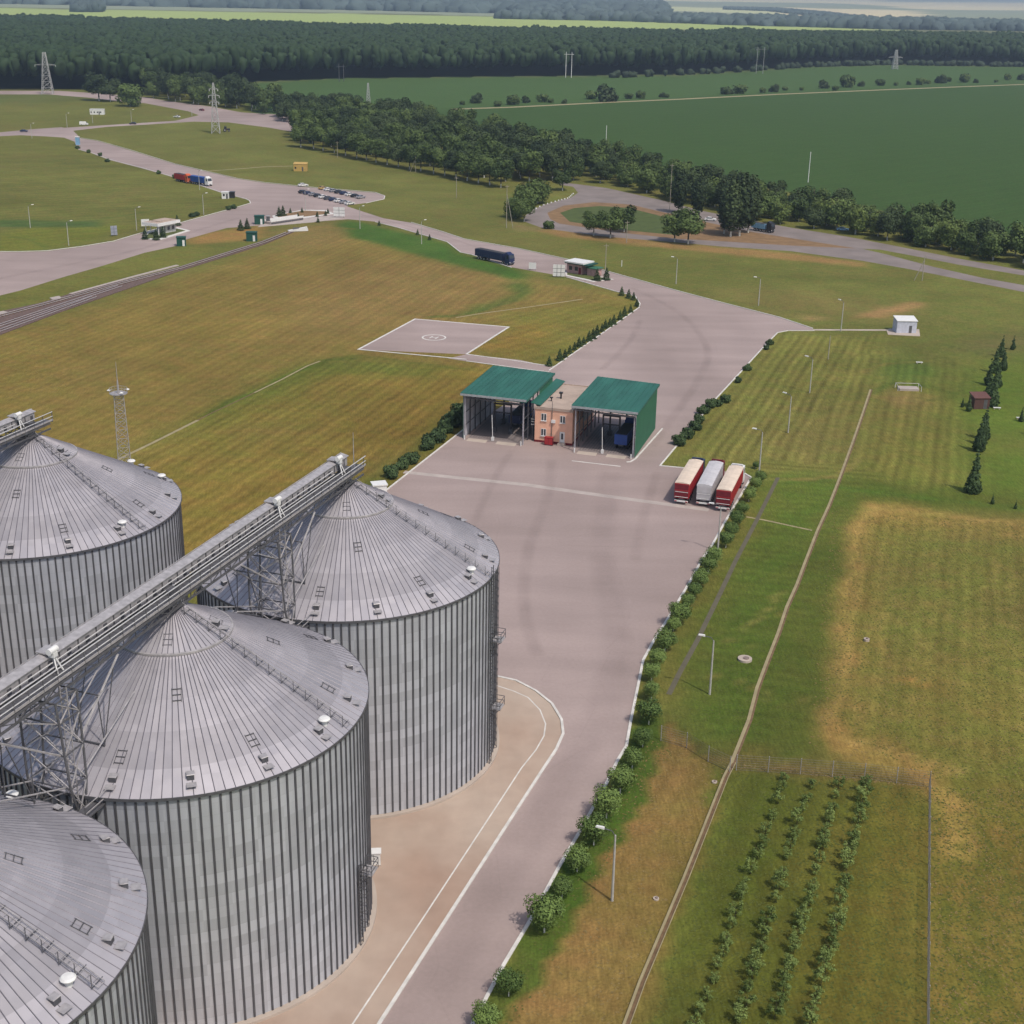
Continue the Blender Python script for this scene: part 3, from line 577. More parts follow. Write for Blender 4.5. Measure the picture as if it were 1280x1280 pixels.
for i in range(NS):
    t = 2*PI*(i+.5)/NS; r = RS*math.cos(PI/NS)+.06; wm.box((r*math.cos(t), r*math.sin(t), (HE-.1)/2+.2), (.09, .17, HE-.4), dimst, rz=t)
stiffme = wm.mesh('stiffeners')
slope = (HA-HE)/(RS-.5); RL = 5.1
def rz_(r): return HE+.15+(RS+.2-r)*slope
a_ = cone(RS+.2, rz_(RS+.2), RL-.3, rz_(RL-.3)); roofme = uvmesh('roof', *a_, sroof)
a_ = cone(RL, rz_(RL)+.16, .6, rz_(.6)+.16); capme = uvmesh('roof_cap', *a_, sroof)
sm_ = MB()
def rib(t, r0, r1, dz, w=.045, h=.06, m=None):
    c, s = math.cos(t), math.sin(t); vs = []
    for r in (r0, r1):
        z = rz_(r)+dz
        for d, hh in ((-w, 0), (0, h), (w, 0)): vs.append((r*c-d*s, r*s+d*c, z+hh))
    sm_.add(vs, [(0, 1, 4, 3), (1, 2, 5, 4), (0, 2, 1)], m or seamm)
for i in range(NS):
    rib(2*PI*i/NS, RS+.2, RL if i % 2 else RL, -.004)
for i in range(64): rib(2*PI*(i+.25)/64, RL, .6, .156)
seamsme = sm_.mesh('roof_seams')
tr = MB(); tr.lathe([(RS+.2, rz_(RS+.2)-.22), (RS+.26, rz_(RS+.2)-.22), (RS+.26, rz_(RS+.2)+.03), (RS+.2, rz_(RS+.2)+.03)], galvd, NS); eaveme = tr.mesh('eave_trim')
tr = MB(); tr.lathe([(RL+.06, rz_(RL)+.02), (RL+.06, rz_(RL)+.2), (RL-.12, rz_(RL-.12)+.18)], galv, 64); lapme = tr.mesh('lap_ring')
vent = MB()   # hooded roof vent, +x downhill
vent.box((0, 0, .12), (.48, .56, .45), dimst); vent.hexa([(-.34, -.34, .345), (.26, -.34, .345), (.26, .34, .345), (-.34, .34, .345), (-.34, -.34, .42), (.22, -.3, .4), (.22, .3, .4), (-.34, .34, .42)], galv); vent.box((.75, 0, -.22), (.7, .8, .03), galv)
ventme = vent.mesh('roof_vent')
rg_ = MB()
for k in range(3): rg_.box((-1.3-.5*k, 0, .06+(.5*k+1.3)*slope), (.06, .8, .07), galvd)
for y_ in (-.38, .38): rg_.hexa([(-2.4, y_-.02, 2.4*slope+.02), (-1.2, y_-.02, 1.2*slope+.02), (-1.2, y_+.02, 1.2*slope+.02), (-2.4, y_+.02, 2.4*slope+.02), (-2.4, y_-.02, 2.4*slope+.07), (-1.2, y_-.02, 1.2*slope+.07), (-1.2, y_+.02, 1.2*slope+.07), (-2.4, y_+.02, 2.4*slope+.07)], galvd)
rungme = rg_.mesh('snow_bars')
mv = MB(); mv.lathe([(.26, -.3), (.26, .4), (.5, .4), (.53, .5), (.4, .62), (.0, .67)], whitep, 18); mushme = mv.mesh('mushroom_vent')
def link(name, me, par, loc=(0, 0, 0), rz=0.):
    o = bpy.data.objects.new(name, me); C.objects.link(o); o.parent = par; o.location = loc; o.rotation_euler = (0, 0, rz); return o
def roof_ladder(t):
    m = MB()
    dx, dy = math.cos(t), math.sin(t)
    def P(r, s, z): return (r*dx-s*dy, r*dy+s*dx, rz_(r)+.16+z)
    for s in (-.35, .35): m.tube(P(RS, s, .1), P(1.2, s, .1), .035, galv, 4)
    r = RS
    while r > 1.2: m.tube(P(r, -.35, .1), P(r, .35, .1), .022, galv, 4); r -= .45
    r = RS-.3; k = 0
    while r > 1.3:
        for s in (-.62,): m.tube(P(r, s, 0), P(r, s, 1.05), .035, galvd, 4)
        m.tube(P(r, -.62, .04), P(r, .55, .04), .035, galvd, 4)
        r -= 1.15
    for z in (1.05, .55): m.tube(P(RS-.3, -.62, z), P(1.4, -.62, z), .025, galv, 4)
    return m
def wall_ladder(t, z0, z1, decks):
    m = MB(); dx, dy = math.cos(t), math.sin(t)
    def P(r, s, z): return (r*dx-s*dy, r*dy+s*dx, z)
    for s in (-.3, .3): m.tube(P(RS+.35, s, z0), P(RS+.35, s, z1), .05, galvd, 5)
    z = z0
    while z < z1: m.tube(P(RS+.35, -.3, z), P(RS+.35, .3, z), .03, galvd, 4); z += .4
    z = z0+2.2
    while z < z1:
        pr = None
        for k in range(7):
            a = -PI/2+PI*k/6; p = P(RS+.35+.75*math.cos(a), .45*math.sin(a), z)
            if pr: m.tube(pr, p, .035, galvd, 4)
            pr = p
        z += .9
    for a in (-.9, -.3, .3, .9): m.tube(P(RS+.35+.75*math.cos(a), .45*math.sin(a), z0+2.2), P(RS+.35+.75*math.cos(a), .45*math.sin(a), z1), .03, galvd, 4)
    for zd in decks:
        q = [P(RS+.15, .4, zd), P(RS+1.3, .4, zd), P(RS+1.3, 2., zd), P(RS+.15, 2., zd)]
        m.hexa(q+[(x, y, zz+.08) for x, y, zz in q], galv)
        for zz in (.55, 1.1):
            for i_ in range(3): a, c = q[i_], q[i_+1]; m.tube((a[0], a[1], zd+zz), (c[0], c[1], zd+zz), .04, galvd, 4)
        for p in q: m.tube(p, (p[0], p[1], zd+1.1), .04, galvd, 4)
        m.tube(P(RS+.1, .6, zd-1.), P(RS+1.2, .6, zd), .05, galvd, 4)
    return m
silos = {}
def silo(name, c, lad, label, z1, decks, ladx, white=()):
    t = thing('grain_silo', label, 'grain silo', (c[0], c[1], 0), 0, 'grain silos')
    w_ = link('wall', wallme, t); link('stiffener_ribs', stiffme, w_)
    r_ = link('roof', roofme, t); link('roof_seams', seamsme, r_); link('roof_cap', capme, r_); link('lap_ring', lapme, r_); link('eave_trim', eaveme, t)
    p = MB(); p.lathe([(RS+.55, 0), (RS+.55, .3), (RS-.1, .32)], concm, 96); p.build('plinth', t)
    roof_ladder(lad).build('roof_ladder', t)
    wall_ladder(ladx, .3, z1, decks).build('cage_ladder', t)
    for k in range(16):
        a = lad+2*PI*(k+.55)/16; r = RS-1.25; v = link('vent', ventme, t, (r*math.cos(a), r*math.sin(a), rz_(r)), a); 
        if k % 2 == 0: g = link('grip_bars', rungme, t, (r*math.cos(a), r*math.sin(a), rz_(r)), a)
        if k % 4 == 1: r = 10.4; link('grip_bars', rungme, t, (r*math.cos(a-.05), r*math.sin(a-.05), rz_(r)), a-.05)
    for k in range(4):
        a = lad+.42+2*PI*k/4; r = RL+.4; link('grip_bars', rungme, t, (r*math.cos(a), r*math.sin(a), rz_(r)+.1), a)
        if k in (0, 2): r = RL-1.2; link('vent', ventme, t, (r*math.cos(a-.2), r*math.sin(a-.2), rz_(r)+.2), a-.2)
    for a in white: r = RS-1.5; link('mushroom_vent', mushme, t, (r*math.cos(a), r*math.sin(a), rz_(r)))
    p = MB(); p.lathe([(.7, rz_(.7)+.1), (.7, HA+.4), (.45, HA+.6), (.45, HA+1.2)], galv, 20); p.build('filling_collar', t)
    # aeration boxes round the foot
    p = MB()
    for k in range(26):
        a = k*2*PI/26+.1; p.box(((RS+.75)*math.cos(a), (RS+.75)*math.sin(a), .33), (.42, .55, .66), brownw, rz=a)
    if 'wide' in label or 'rust' in label: p.build('foot_clamps', t)
    silos[name] = t; return t
def la(c, px, py): q = G(px, py, HE); return ang(c, q)
LB = la(SB_, 606, 722); LA = la(SA_, 436, 912); LD = la(SD_, 118, 1236); LC = la(SC_, 194, 668)
silo('A', SA_, LA, 'big grain silo in the middle, low caged ladder with one deck near its foot', 9.2, (7.6,), la((SA_[0], SA_[1]), 436, 906)+.0, (LA-.1, LA+1.9))
silo('B', SB_, LB, 'grain silo at the far end of the row, tall caged ladder up its flank', HE+1.5, (15.5, 7.), LB, (LB-.1, LB+2.7))
silo('C', SC_, LC, 'corrugated grain silo standing behind the others next to the lattice mast', HE+1, (12.,), LC+3., (LC-.12, LC+1.0, LC+1.5))
silo('D', SD_, LD, 'grain silo in the bottom left corner, cut off by the picture edge', HE+1, (12.,), LD+3., (LD-.08, LD+1.66))
# ------------------------------------------------------------------ conveyor galleries
def gallery(name, label, c0, u, s0, s1, zb, apex_s, motors, shift=0.):
    t = thing(name, label, 'conveyor gallery', (c0[0], c0[1], 0), math.atan2(u[1], u[0]), 'conveyor galleries on the silos')
    def Z(z): return zb+z
    m = MB()   # enclosed conveyor trough with pitched cover
    for (a, c) in ((s0, s1),):
        y0, y1 = .5+shift, 1.65+shift
        m.b0(a, c, y0+.12, y1-.12, Z(.3), Z(1.25), galv)
        m.hexa([(a, y0, Z(1.25)), (c+.2, y0, Z(1.25)), (c+.2, y1, Z(1.25)), (a, y1, Z(1.25)), (a, y0, Z(1.32)), (c+.2, y0, Z(1.32)), (c+.2, y1-.3, Z(1.52)), (a, y1-.3, Z(1.52))], galv)
    s = s0
    while s < s1: m.b0(s-.06, s+.06, y0+.06, y1-.06, Z(.25), Z(1.25), galvd); s += 2.4
    s = s0+1.2
    while s < s1: m.b0(s-.22, s+.22, .55+shift, .615+shift, Z(.4), Z(.95), dimst); s += 2.4
    m.build('conveyor_housing', t)
    m = MB(); m.b0(s0, s1+1.2, -1.05+shift, .4+shift, Z(-.02), Z(.06), galvd)
    s = s0
    while s < s1: m.b0(s-.05, s+.05, -1.05+shift, .4+shift, Z(.062), Z(.09), galvd); s += .8
    m.build('walkway', t)
    for y, nm in ((-1.05, 'near'), (1.95, 'far')):
        m = MB()
        for z in (.6, 1.15): m.tube((s0, y+shift, Z(z)), (s1+1.2, y+shift, Z(z)), .05, palest if (y < 0) else galv, 5)
        if y < 0: m.b0(s0, s1+1.2, y-.03+shift, y+.03+shift, Z(.06), Z(.28), galv)
        s = s0
        while s < s1+1.3: m.tube((s, y+shift, Z(-.1)), (s, y+shift, Z(1.15)), .05, galvd, 5); s += 1.7
        m.build('handrail', t)
    m = MB()
    for y in (-1.05, 1.75):
        for z in (-.15, -.8): m.b0(s0, s1+.6, y-.07+shift, y+.07+shift, Z(z-.1), Z(z+.08), galvd)
        s = s0; k = 0
        while s < s1-1.7:
            m.tube((s, y+shift, Z(-.15)), (s+1.7, y+shift, Z(-.8)) if k % 2 else (s, y+shift, Z(-.8)), .045, galvd, 4); m.tube((s, y+shift, Z(-.8)), (s, y+shift, Z(-.15)), .05, galvd, 4)
            if k % 2 == 0: m.tube((s, y+shift, Z(-.8)), (s+1.7, y+shift, Z(-.15)), .05, galvd, 4)
            s += 1.7; k += 1
    s = s0
    while s < s1: m.b0(s-.06, s+.06, -1.05+shift, 1.75+shift, Z(-.28), Z(-.18), galvd); s += 1.7
    m.build('lattice_girder', t)
    m = MB()
    for y, z in ((.2, .5), (.36, .85)): m.tube((s0, y+shift, Z(z)), (s1-4, y+shift, Z(z)), .055, palest, 6)
    m.build('cable_pipes', t)
    for s in apex_s:
        m = MB(); m.tube((s, .0, Z(-.2)), (s, 0, Z(-1.9)), .32, galvd, 10); m.box((s, .2+shift, Z(.1)), (1.1, 1.2, .9), galvd); m.tube((s+.4, 1.2+shift, Z(.3)), (s, 0, Z(-.8)), .28, galv, 8); m.build('discharge_spout', t)
    for s in motors:
        m = MB(); m.tube((s-.5, .3+shift, Z(1.9)), (s+.45, .3+shift, Z(1.9)), .26, whitep, 12); m.box((s, .3+shift, Z(1.55)), (.5, .5, .4), whitep); m.tube((s-.3, -.2+shift, Z(.1)), (s, .3+shift, Z(1.6)), .07, whitep, 5); m.tube((s+.4, -.2+shift, Z(.1)), (s, .3+shift, Z(1.6)), .07, whitep, 5)
        m.box((s+.3, 1.1+shift, Z(1.62)), (1.3, 1.1, .1), galv); m.build('drive_motor', t)
    return t
du = np.array([SB_[0]-SA_[0], SB_[1]-SA_[1]]); DL = float(np.hypot(*du)); du = du/DL
ZB = 33.6
gallery('conveyor_gallery', 'long conveyor gallery with walkway crossing the tops of the front silos', SA_, du, -70, DL+1.6, ZB, (-DL, 0, DL), (-DL/2+1.5, DL/2+2.5, DL-1))
gallery('conveyor_gallery', 'short end of a conveyor gallery over the silo behind, left edge', SC_, du, -60, 1.8, ZB, (0,), (-1.5,))
def trestle(c0, s, label, zb=ZB):
    t = thing('lattice_trestle', label, 'trestle tower', (c0[0]+du[0]*s, c0[1]+du[1]*s, 0), math.atan2(du[1], du[0]), 'trestles between the silos')
    m = MB(); hx = .42
    L4 = [(-hx, -2.1), (hx, -2.1), (hx, 2.1), (-hx, 2.1)]
    for x, y in L4: m.tube((x, y, 0), (x, y, HE-1), .1, galvd, 5)
    z = 0; k = 0
    while z < HE-3:
        for i in range(4):
            a, c = L4[i], L4[(i+1) % 4]; m.tube((*a, z), (*c, z), .05, galvd, 4); m.tube((*a, z), (*c, z+2.4), .05, galvd, 4)
        z += 2.4
    m.build('lower_tower', t)
    m = MB(); lv = [(HE-1, hx, 2.1), (HE+1.6, 1.0, 2.0), (HE+4.6, 1.15, 1.9), (HE+7.4, 1.25, 1.8), (zb-1., 1.3, 1.7)]
    for (z0, a0, b0), (z1, a1, b1) in zip(lv, lv[1:]):
        q0 = [(-a0, -b0, z0), (a0, -b0, z0), (a0, b0, z0), (-a0, b0, z0)]; q1 = [(-a1, -b1, z1), (a1, -b1, z1), (a1, b1, z1), (-a1, b1, z1)]
        for i in range(4):
            j = (i+1) % 4; m.tube(q0[i], q1[i], .1, galvd, 5); m.tube(q1[i], q1[j], .07, galvd, 4); m.tube(q0[i], q1[j], .06, galv, 4); m.tube(q0[j], q1[i], .05, galv, 4)
    m.build('upper_tower', t)
    m = MB()
    for sg in (-1, 1):
        for y in (-1.5, 1.5):
            m.tube((sg*1.15, y, HE+4.6), (sg*7.5, y*.8, zb-1.), .09, galv, 5); m.tube((sg*1.2, y, HE+7.4), (sg*4.5, y*.9, zb-1.), .06, galv, 4)
            m.tube((sg*.9, y, HE+1.6), (sg*9., y*.9, rz_(RS-9+.5)+.15+.0), .07, galv, 5)
            m.tube((sg*4.2, y*.88, HE+7.), (sg*4.5, y*.9, rz_(RS-4.5+1)+.1), .05, galvd, 4); m.tube((sg*6.6, y*.85, zb-1.8), (sg*4.4, y*.9, rz_(RS-4.5+1)+.1), .05, galvd, 4)
        m.tube((sg*4.4, -1.4, HE+7), (sg*4.4, 1.4, HE+7), .06, galvd, 4); m.tube((sg*4.4, -1.4, rz_(RS-3.5)+.3), (sg*4.4, 1.4, rz_(RS-3.5)+.3), .08, galvd, 4)
    m.build('raking_struts', t)
    m = MB(); m.b0(-1.6, 1.6, -3.6, -2.3, HE-.5, HE-.4, galvd)
    for x in (-1.6, 1.6): m.tube((x, -3.6, HE-.4), (x, -3.6, HE+.7), .05, galvd, 4); m.tube((x, -2.3, HE-.4), (x, -2.3, HE+.7), .05, galvd, 4)
    for z in (HE+.1, HE+.7): m.tube((-1.6, -3.6, z), (1.6, -3.6, z), .045, galv, 4)
    # ladder inside the tower
    for y in (-.3, .3): m.tube((0, y-1.5, HE-.4), (0, y-1.5, zb-.2), .05, galv, 4)
    z = HE
    while z < zb-.4: m.tube((0, -1.8, z), (0, -1.2, z), .035, galv, 4); z += .45
    m.build('landing', t)
    return t
trestle(SA_, DL/2, 'lattice trestle carrying the gallery between the middle and far silo')
trestle(SA_, -DL/2, 'lattice trestle carrying the gallery between the middle and corner silo')
trestle(SC_, -DL/2, 'trestle under the rear gallery at the left picture edge')
wc = G(467, 1080); t = thing('control_cabinet', 'small white cabinet on the concrete beside the middle silo', 'cabinet', (wc[0], wc[1]), .1)
MB().b0(-.7, .7, -.4, .4, .15, 1.5, whitep).b0(-.8, .8, -.5, .5, 1.5, 1.6, whitep).b0(-.75, .75, -.45, .45, 0, .15, concm).build('case', t); MB().b0(-.02, .02, -.43, -.402, .25, 1.4, galvd).b0(.1, .16, -.44, -.402, .8, 1., blackp).build('door_seam', t)
# ------------------------------------------------------------------ weigh and unloading sheds
def frame(p, q): return p, ang(p, q), math.hypot(q[0]-p[0], q[1]-p[1])
o_, az, WR = frame(G(717, 564), G(792, 572.4)); br = G(826, 537); fr = G(792, 572.4); DH = math.hypot(br[0]-fr[0], br[1]-fr[1]); ca_, sa_ = math.cos(az), math.sin(az)
def loc2(p, o=o_): dx, dy = p[0]-o[0], p[1]-o[1]; return dx*ca_+dy*sa_, -dx*sa_+dy*ca_
SK = loc2(br)[0]-loc2(fr)[0]          # little skew left out
def shed(o, W, D, H, label, right):
    t = thing('unloading_shed', label, 'shed', (o[0], o[1], 0), az, 'green roofed unloading sheds')
    r = MB(); r.hexa([(-.5, -.7, H), (W+.5, -.7, H-.35), (W+.5, D+.7, H-.1), (-.5, D+.7, H+.25), (-.5, -.7, H+.42), (W+.5, -.7, H+.07), (W+.5, D+.7, H+.32), (-.5, D+.7, H+.67)], groof)
    n = int(W/.9)
    for i in range(n+1):
        x = -.5+(W+1)*i/n; dz = .42-.35*(x+.5)/(W+1); r.hexa([(x-.03, -.7, H+dz), (x+.03, -.7, H+dz), (x+.03, D+.7, H+dz+.25), (x-.03, D+.7, H+dz+.25), (x-.03, -.7, H+dz+.05), (x+.03, -.7, H+dz+.05), (x+.03, D+.7, H+dz+.3), (x-.03, D+.7, H+dz+.3)], groof)
    ro = r.build('roof', t)
    f_ = MB(); f_.b0(-.55, W+.55, -.78, -.703, H-.12, H+.3, mat('grey_fascia', (.34, .36, .37), .6)); f_.build('fascia', ro)
    def wall(x, sg, y0, y1, z0, z1):
        m = MB(); m.b0(x-.04, x, y0, y1, z0, z1, gwall if sg < 0 else innerw); m.b0(x+.004, x+.044, y0, y1, z0, z1, innerw if sg < 0 else gwall)
        y = y0
        while y < y1: 
            xx = x-.08 if sg < 0 else x+.044
            m.b0(xx, xx+.04, y, y+.08, z0, z1, gwall); y += .6
        return m.build('side_wall', t)
    if right: wall(W+.15, 1, 0, D, .1, H-.36); wall(-.15, -1, D*.45, D, 3.6, H-.05)
    else: wall(-.15, -1, 0, D, .1, H-.05); wall(W+.15, 1, D*.5, D, 4., H-.36)
    nb = 6
    for i in range(nb+1):
        y = D*i/nb
        for x in (.18, W-.18):
            m = MB(); c_ = innerw if i == 0 else galvd; hh = H-.38*(x > 1)-.05
            m.b0(x-.1, x-.06, y-.12, y+.12, .01, hh, c_); m.b0(x+.06, x+.1, y-.12, y+.12, .01, hh, c_); m.b0(x-.06, x+.06, y-.02, y+.02, .01, hh, c_); m.build('column', t)
        m = MB(); m.hexa([(0, y-.1, H-.75), (W, y-.1, H-1.05), (W, y+.1, H-1.05), (0, y+.1, H-.75), (0, y-.1, H-.5), (W, y-.1, H-.8), (W, y+.1, H-.8), (0, y+.1, H-.5)], galvd)
        for k in range(6): x0 = W*k/6; m.tube((x0, y, H-.8-.05*k), (x0+W/12, y, H-.1-.05*k), .04, galvd, 4); m.tube((x0+W/12, y, H-.1-.05*k), (x0+W/6, y, H-.85-.05*k), .04, galvd, 4)
        m.build('roof_truss', t)
    m = MB()
    for xx in (.1, W-.1):
        for z in (2.6, 5.2): m.b0(xx-.05, xx+.05, 0, D, z, z+.14, galvd)
    m.build('wall_rails', t)
    # tipping frames, inspection stands and bollards inside
    for yy in (D*.3, D*.62):
        m = MB()
        for x in (W*.36, W*.64): m.b0(x-.15, x+.15, yy-.15, yy+.15, .02, 6.2, blackp); m.b0(x-.4, x+.4, yy-.4, yy+.4, .02, 1.1, dimst)
        m.b0(W*.36, W*.64, yy-.12, yy+.12, 5.9, 6.2, blackp); m.b0(W*.36, W*.64, yy-.1, yy+.1, 4.2, 4.4, blackp); m.build('tipping_frame', t)
    m = MB(); m.b0(.6, W-.6, -.3, D-.6, .012, .09, mat('pit_floor', (.24, .20, .19), .9))
    for x in np.arange(.9, W-.9, .55): m.b0(x, x+.08, 1.2, D-1, .09, .13, dimst)
    m.build('grated_floor', t)
    m = MB()
    for x0 in (.9, W*.56): m.hexa([(x0, -1.3, .012), (x0+W*.32, -1.3, .012), (x0+W*.32, .1, .012), (x0, .1, .012), (x0, -1.2, .05), (x0+W*.32, -1.2, .05), (x0+W*.32, .1, .16), (x0, .1, .16)], concm)
    m.build('threshold_ramp', t)
    m = MB(); m.tube((W*.47, .5, 0), (W*.45, .6, 5.3), .07, whitep, 6); m.box((W*.47, .5, .4), (.5, .4, .8), whitep); m.build('barrier_arm', t)
    for x in (.3, W-.4):
        m = MB(); m.tube((x, -.7, 0), (x, -.7, .9), .12, whitep, 8); m.build('bollard', t)
    return t
HR = 9.0
shed(o_, WR, DH, HR, 'green roofed open shed with a solid green side wall, right of the peach house', True)
ol = G(580, 548); frl = G(654, 557); WL = math.hypot(frl[0]-ol[0], frl[1]-ol[1])
shed(ol, WL, DH, HR+.1, 'green roofed open shed with pale inner wall, left of the peach house', False)
# peach house between
oh = G(668, 552); eh = G(714.5, 557.3); WH = math.hypot(eh[0]-oh[0], eh[1]-oh[1]); HH = 7.0; DHo = DH*.9
t = thing('weighing_house', 'two storey peach house with flat beige roof between the two green sheds', 'house', (oh[0], oh[1], 0), az)
w_ = MB(); w_.b0(0, WH, 0, DHo, .45, HH, peach).b0(-.04, WH+.04, -.04, DHo, 0, .45, redd); w_.b0(-.12, WH+.12, -.14, -.003, HH-.25, HH+.28, beiger); w_.build('walls', t)
r_ = MB(); r_.b0(.003, WH-.003, .1, DHo-.1, HH, HH+.1, beiger)
for a in ((-.12, .1, 0, DHo+.1), (WH-.1, WH+.12, 0, DHo+.1), (.1, WH-.1, DHo-.1, DHo+.1)): r_.b0(a[0], a[1], a[2], a[3], HH, HH+.28, beiger)
ro = r_.build('flat_roof', t)
p = MB(); p.tube((WH*.42, DHo*.42, HH+.1), (WH*.42, DHo*.42, HH+1.2), .18, blackp, 8); p.box((WH*.42, DHo*.42, HH+1.3), (.7, .6, .3), blackp); p.build('chimney', ro)
p = MB(); p.tube((WH*.25, DHo*.28, HH+.1), (WH*.25, DHo*.28, HH+.8), .12, blackp, 8); p.box((WH*.25, DHo*.28, HH+.85), (.5, .5, .2), blackp); p.build('roof_vent', ro)
def window(t, x, z, w=1.05, h=1.5):
    m = MB(); m.b0(x-w/2, x+w/2, -.05, -.003, z, z+h, whitep); fo = m.build('window', t)
    for k in (-1, 1):
        m = MB(); m.b0(x+k*w*.25-w*.17, x+k*w*.25+w*.17, -.065, -.052, z+.1, z+h-.1, glassm); m.build('pane', fo)
    m = MB(); m.b0(x-w/2-.08, x+w/2+.08, -.2, -.055, z-.08, z, whitep); m.build('sill', fo)
for x, z in ((WH*.24, 4.5), (WH*.24, 1.4), (WH*.74, 4.4)): window(t, x, z)
d = MB().b0(WH*.74-.5, WH*.74+.5, -.06, -.045, .45, 2.6, whitep).build('door', t); MB().b0(WH*.74-.2, WH*.74+.2, -.075, -.062, 1.1, 2.3, glassm).build('pane', d); MB().b0(WH*.74-.7, WH*.74+.7, -1., -.06, .012, .42, concm).build('door_step', t)
MB().tube((WH*.46, -.12, .4), (WH*.46, -.12, HH+1.6), .06, galvd, 6).build('downpipe', t)
MB().box((WH*.5, -.18, 4.6), (.8, .3, .6), whitep).build('cooling_unit', t)
lo = thing('lean_to_roof', 'narrow green lean-to roof between the left shed and the peach house', 'roof', (oh[0], oh[1], 0), az)
gx = -loc2(frl, oh)[0]; xl = -abs(loc2(oh, ol)[0]-WL)+.3
m = MB(); m.hexa([(xl, .5, 7.7), (WH*.12, .5, 7.32), (WH*.12, DH*.98, 7.32), (xl, DH*.98, 7.7), (xl, .5, 7.8), (WH*.12, .5, 7.42), (WH*.12, DH*.98, 7.42), (xl, DH*.98, 7.8)], groof); m.build('sheet', lo)
m = MB()
for y in (.6, DH*.35, DH*.7): m.tube((xl+.4, y, 0), (xl+.4, y, 7.6), .1, galvd, 6)
m.b0(xl+.2, -.1, .3, 1.6, 3.3, 3.45, galv); 
for z in (4., 4.5): m.tube((xl+.2, .3, z), (-.1, .3, z), .04, whitep, 5)
m.build('posts', lo)
fc = G(686, 556.5); t = thing('fire_cabinet', 'dark red fire cabinet in front of the peach house', 'cabinet', (fc[0], fc[1]), az)
MB().b0(-.85, .85, -.35, .35, .15, 1.6, redd).b0(-.9, .9, -.4, .4, 1.6, 1.7, redp).build('case', t); MB().b0(-.75, -.03, -.37, -.352, .25, 1.5, redp).b0(.03, .75, -.37, -.352, .25, 1.5, redp).build('door', t); MB().b0(-.8, .8, -.3, .3, .012, .15, galvd).build('stand', t)
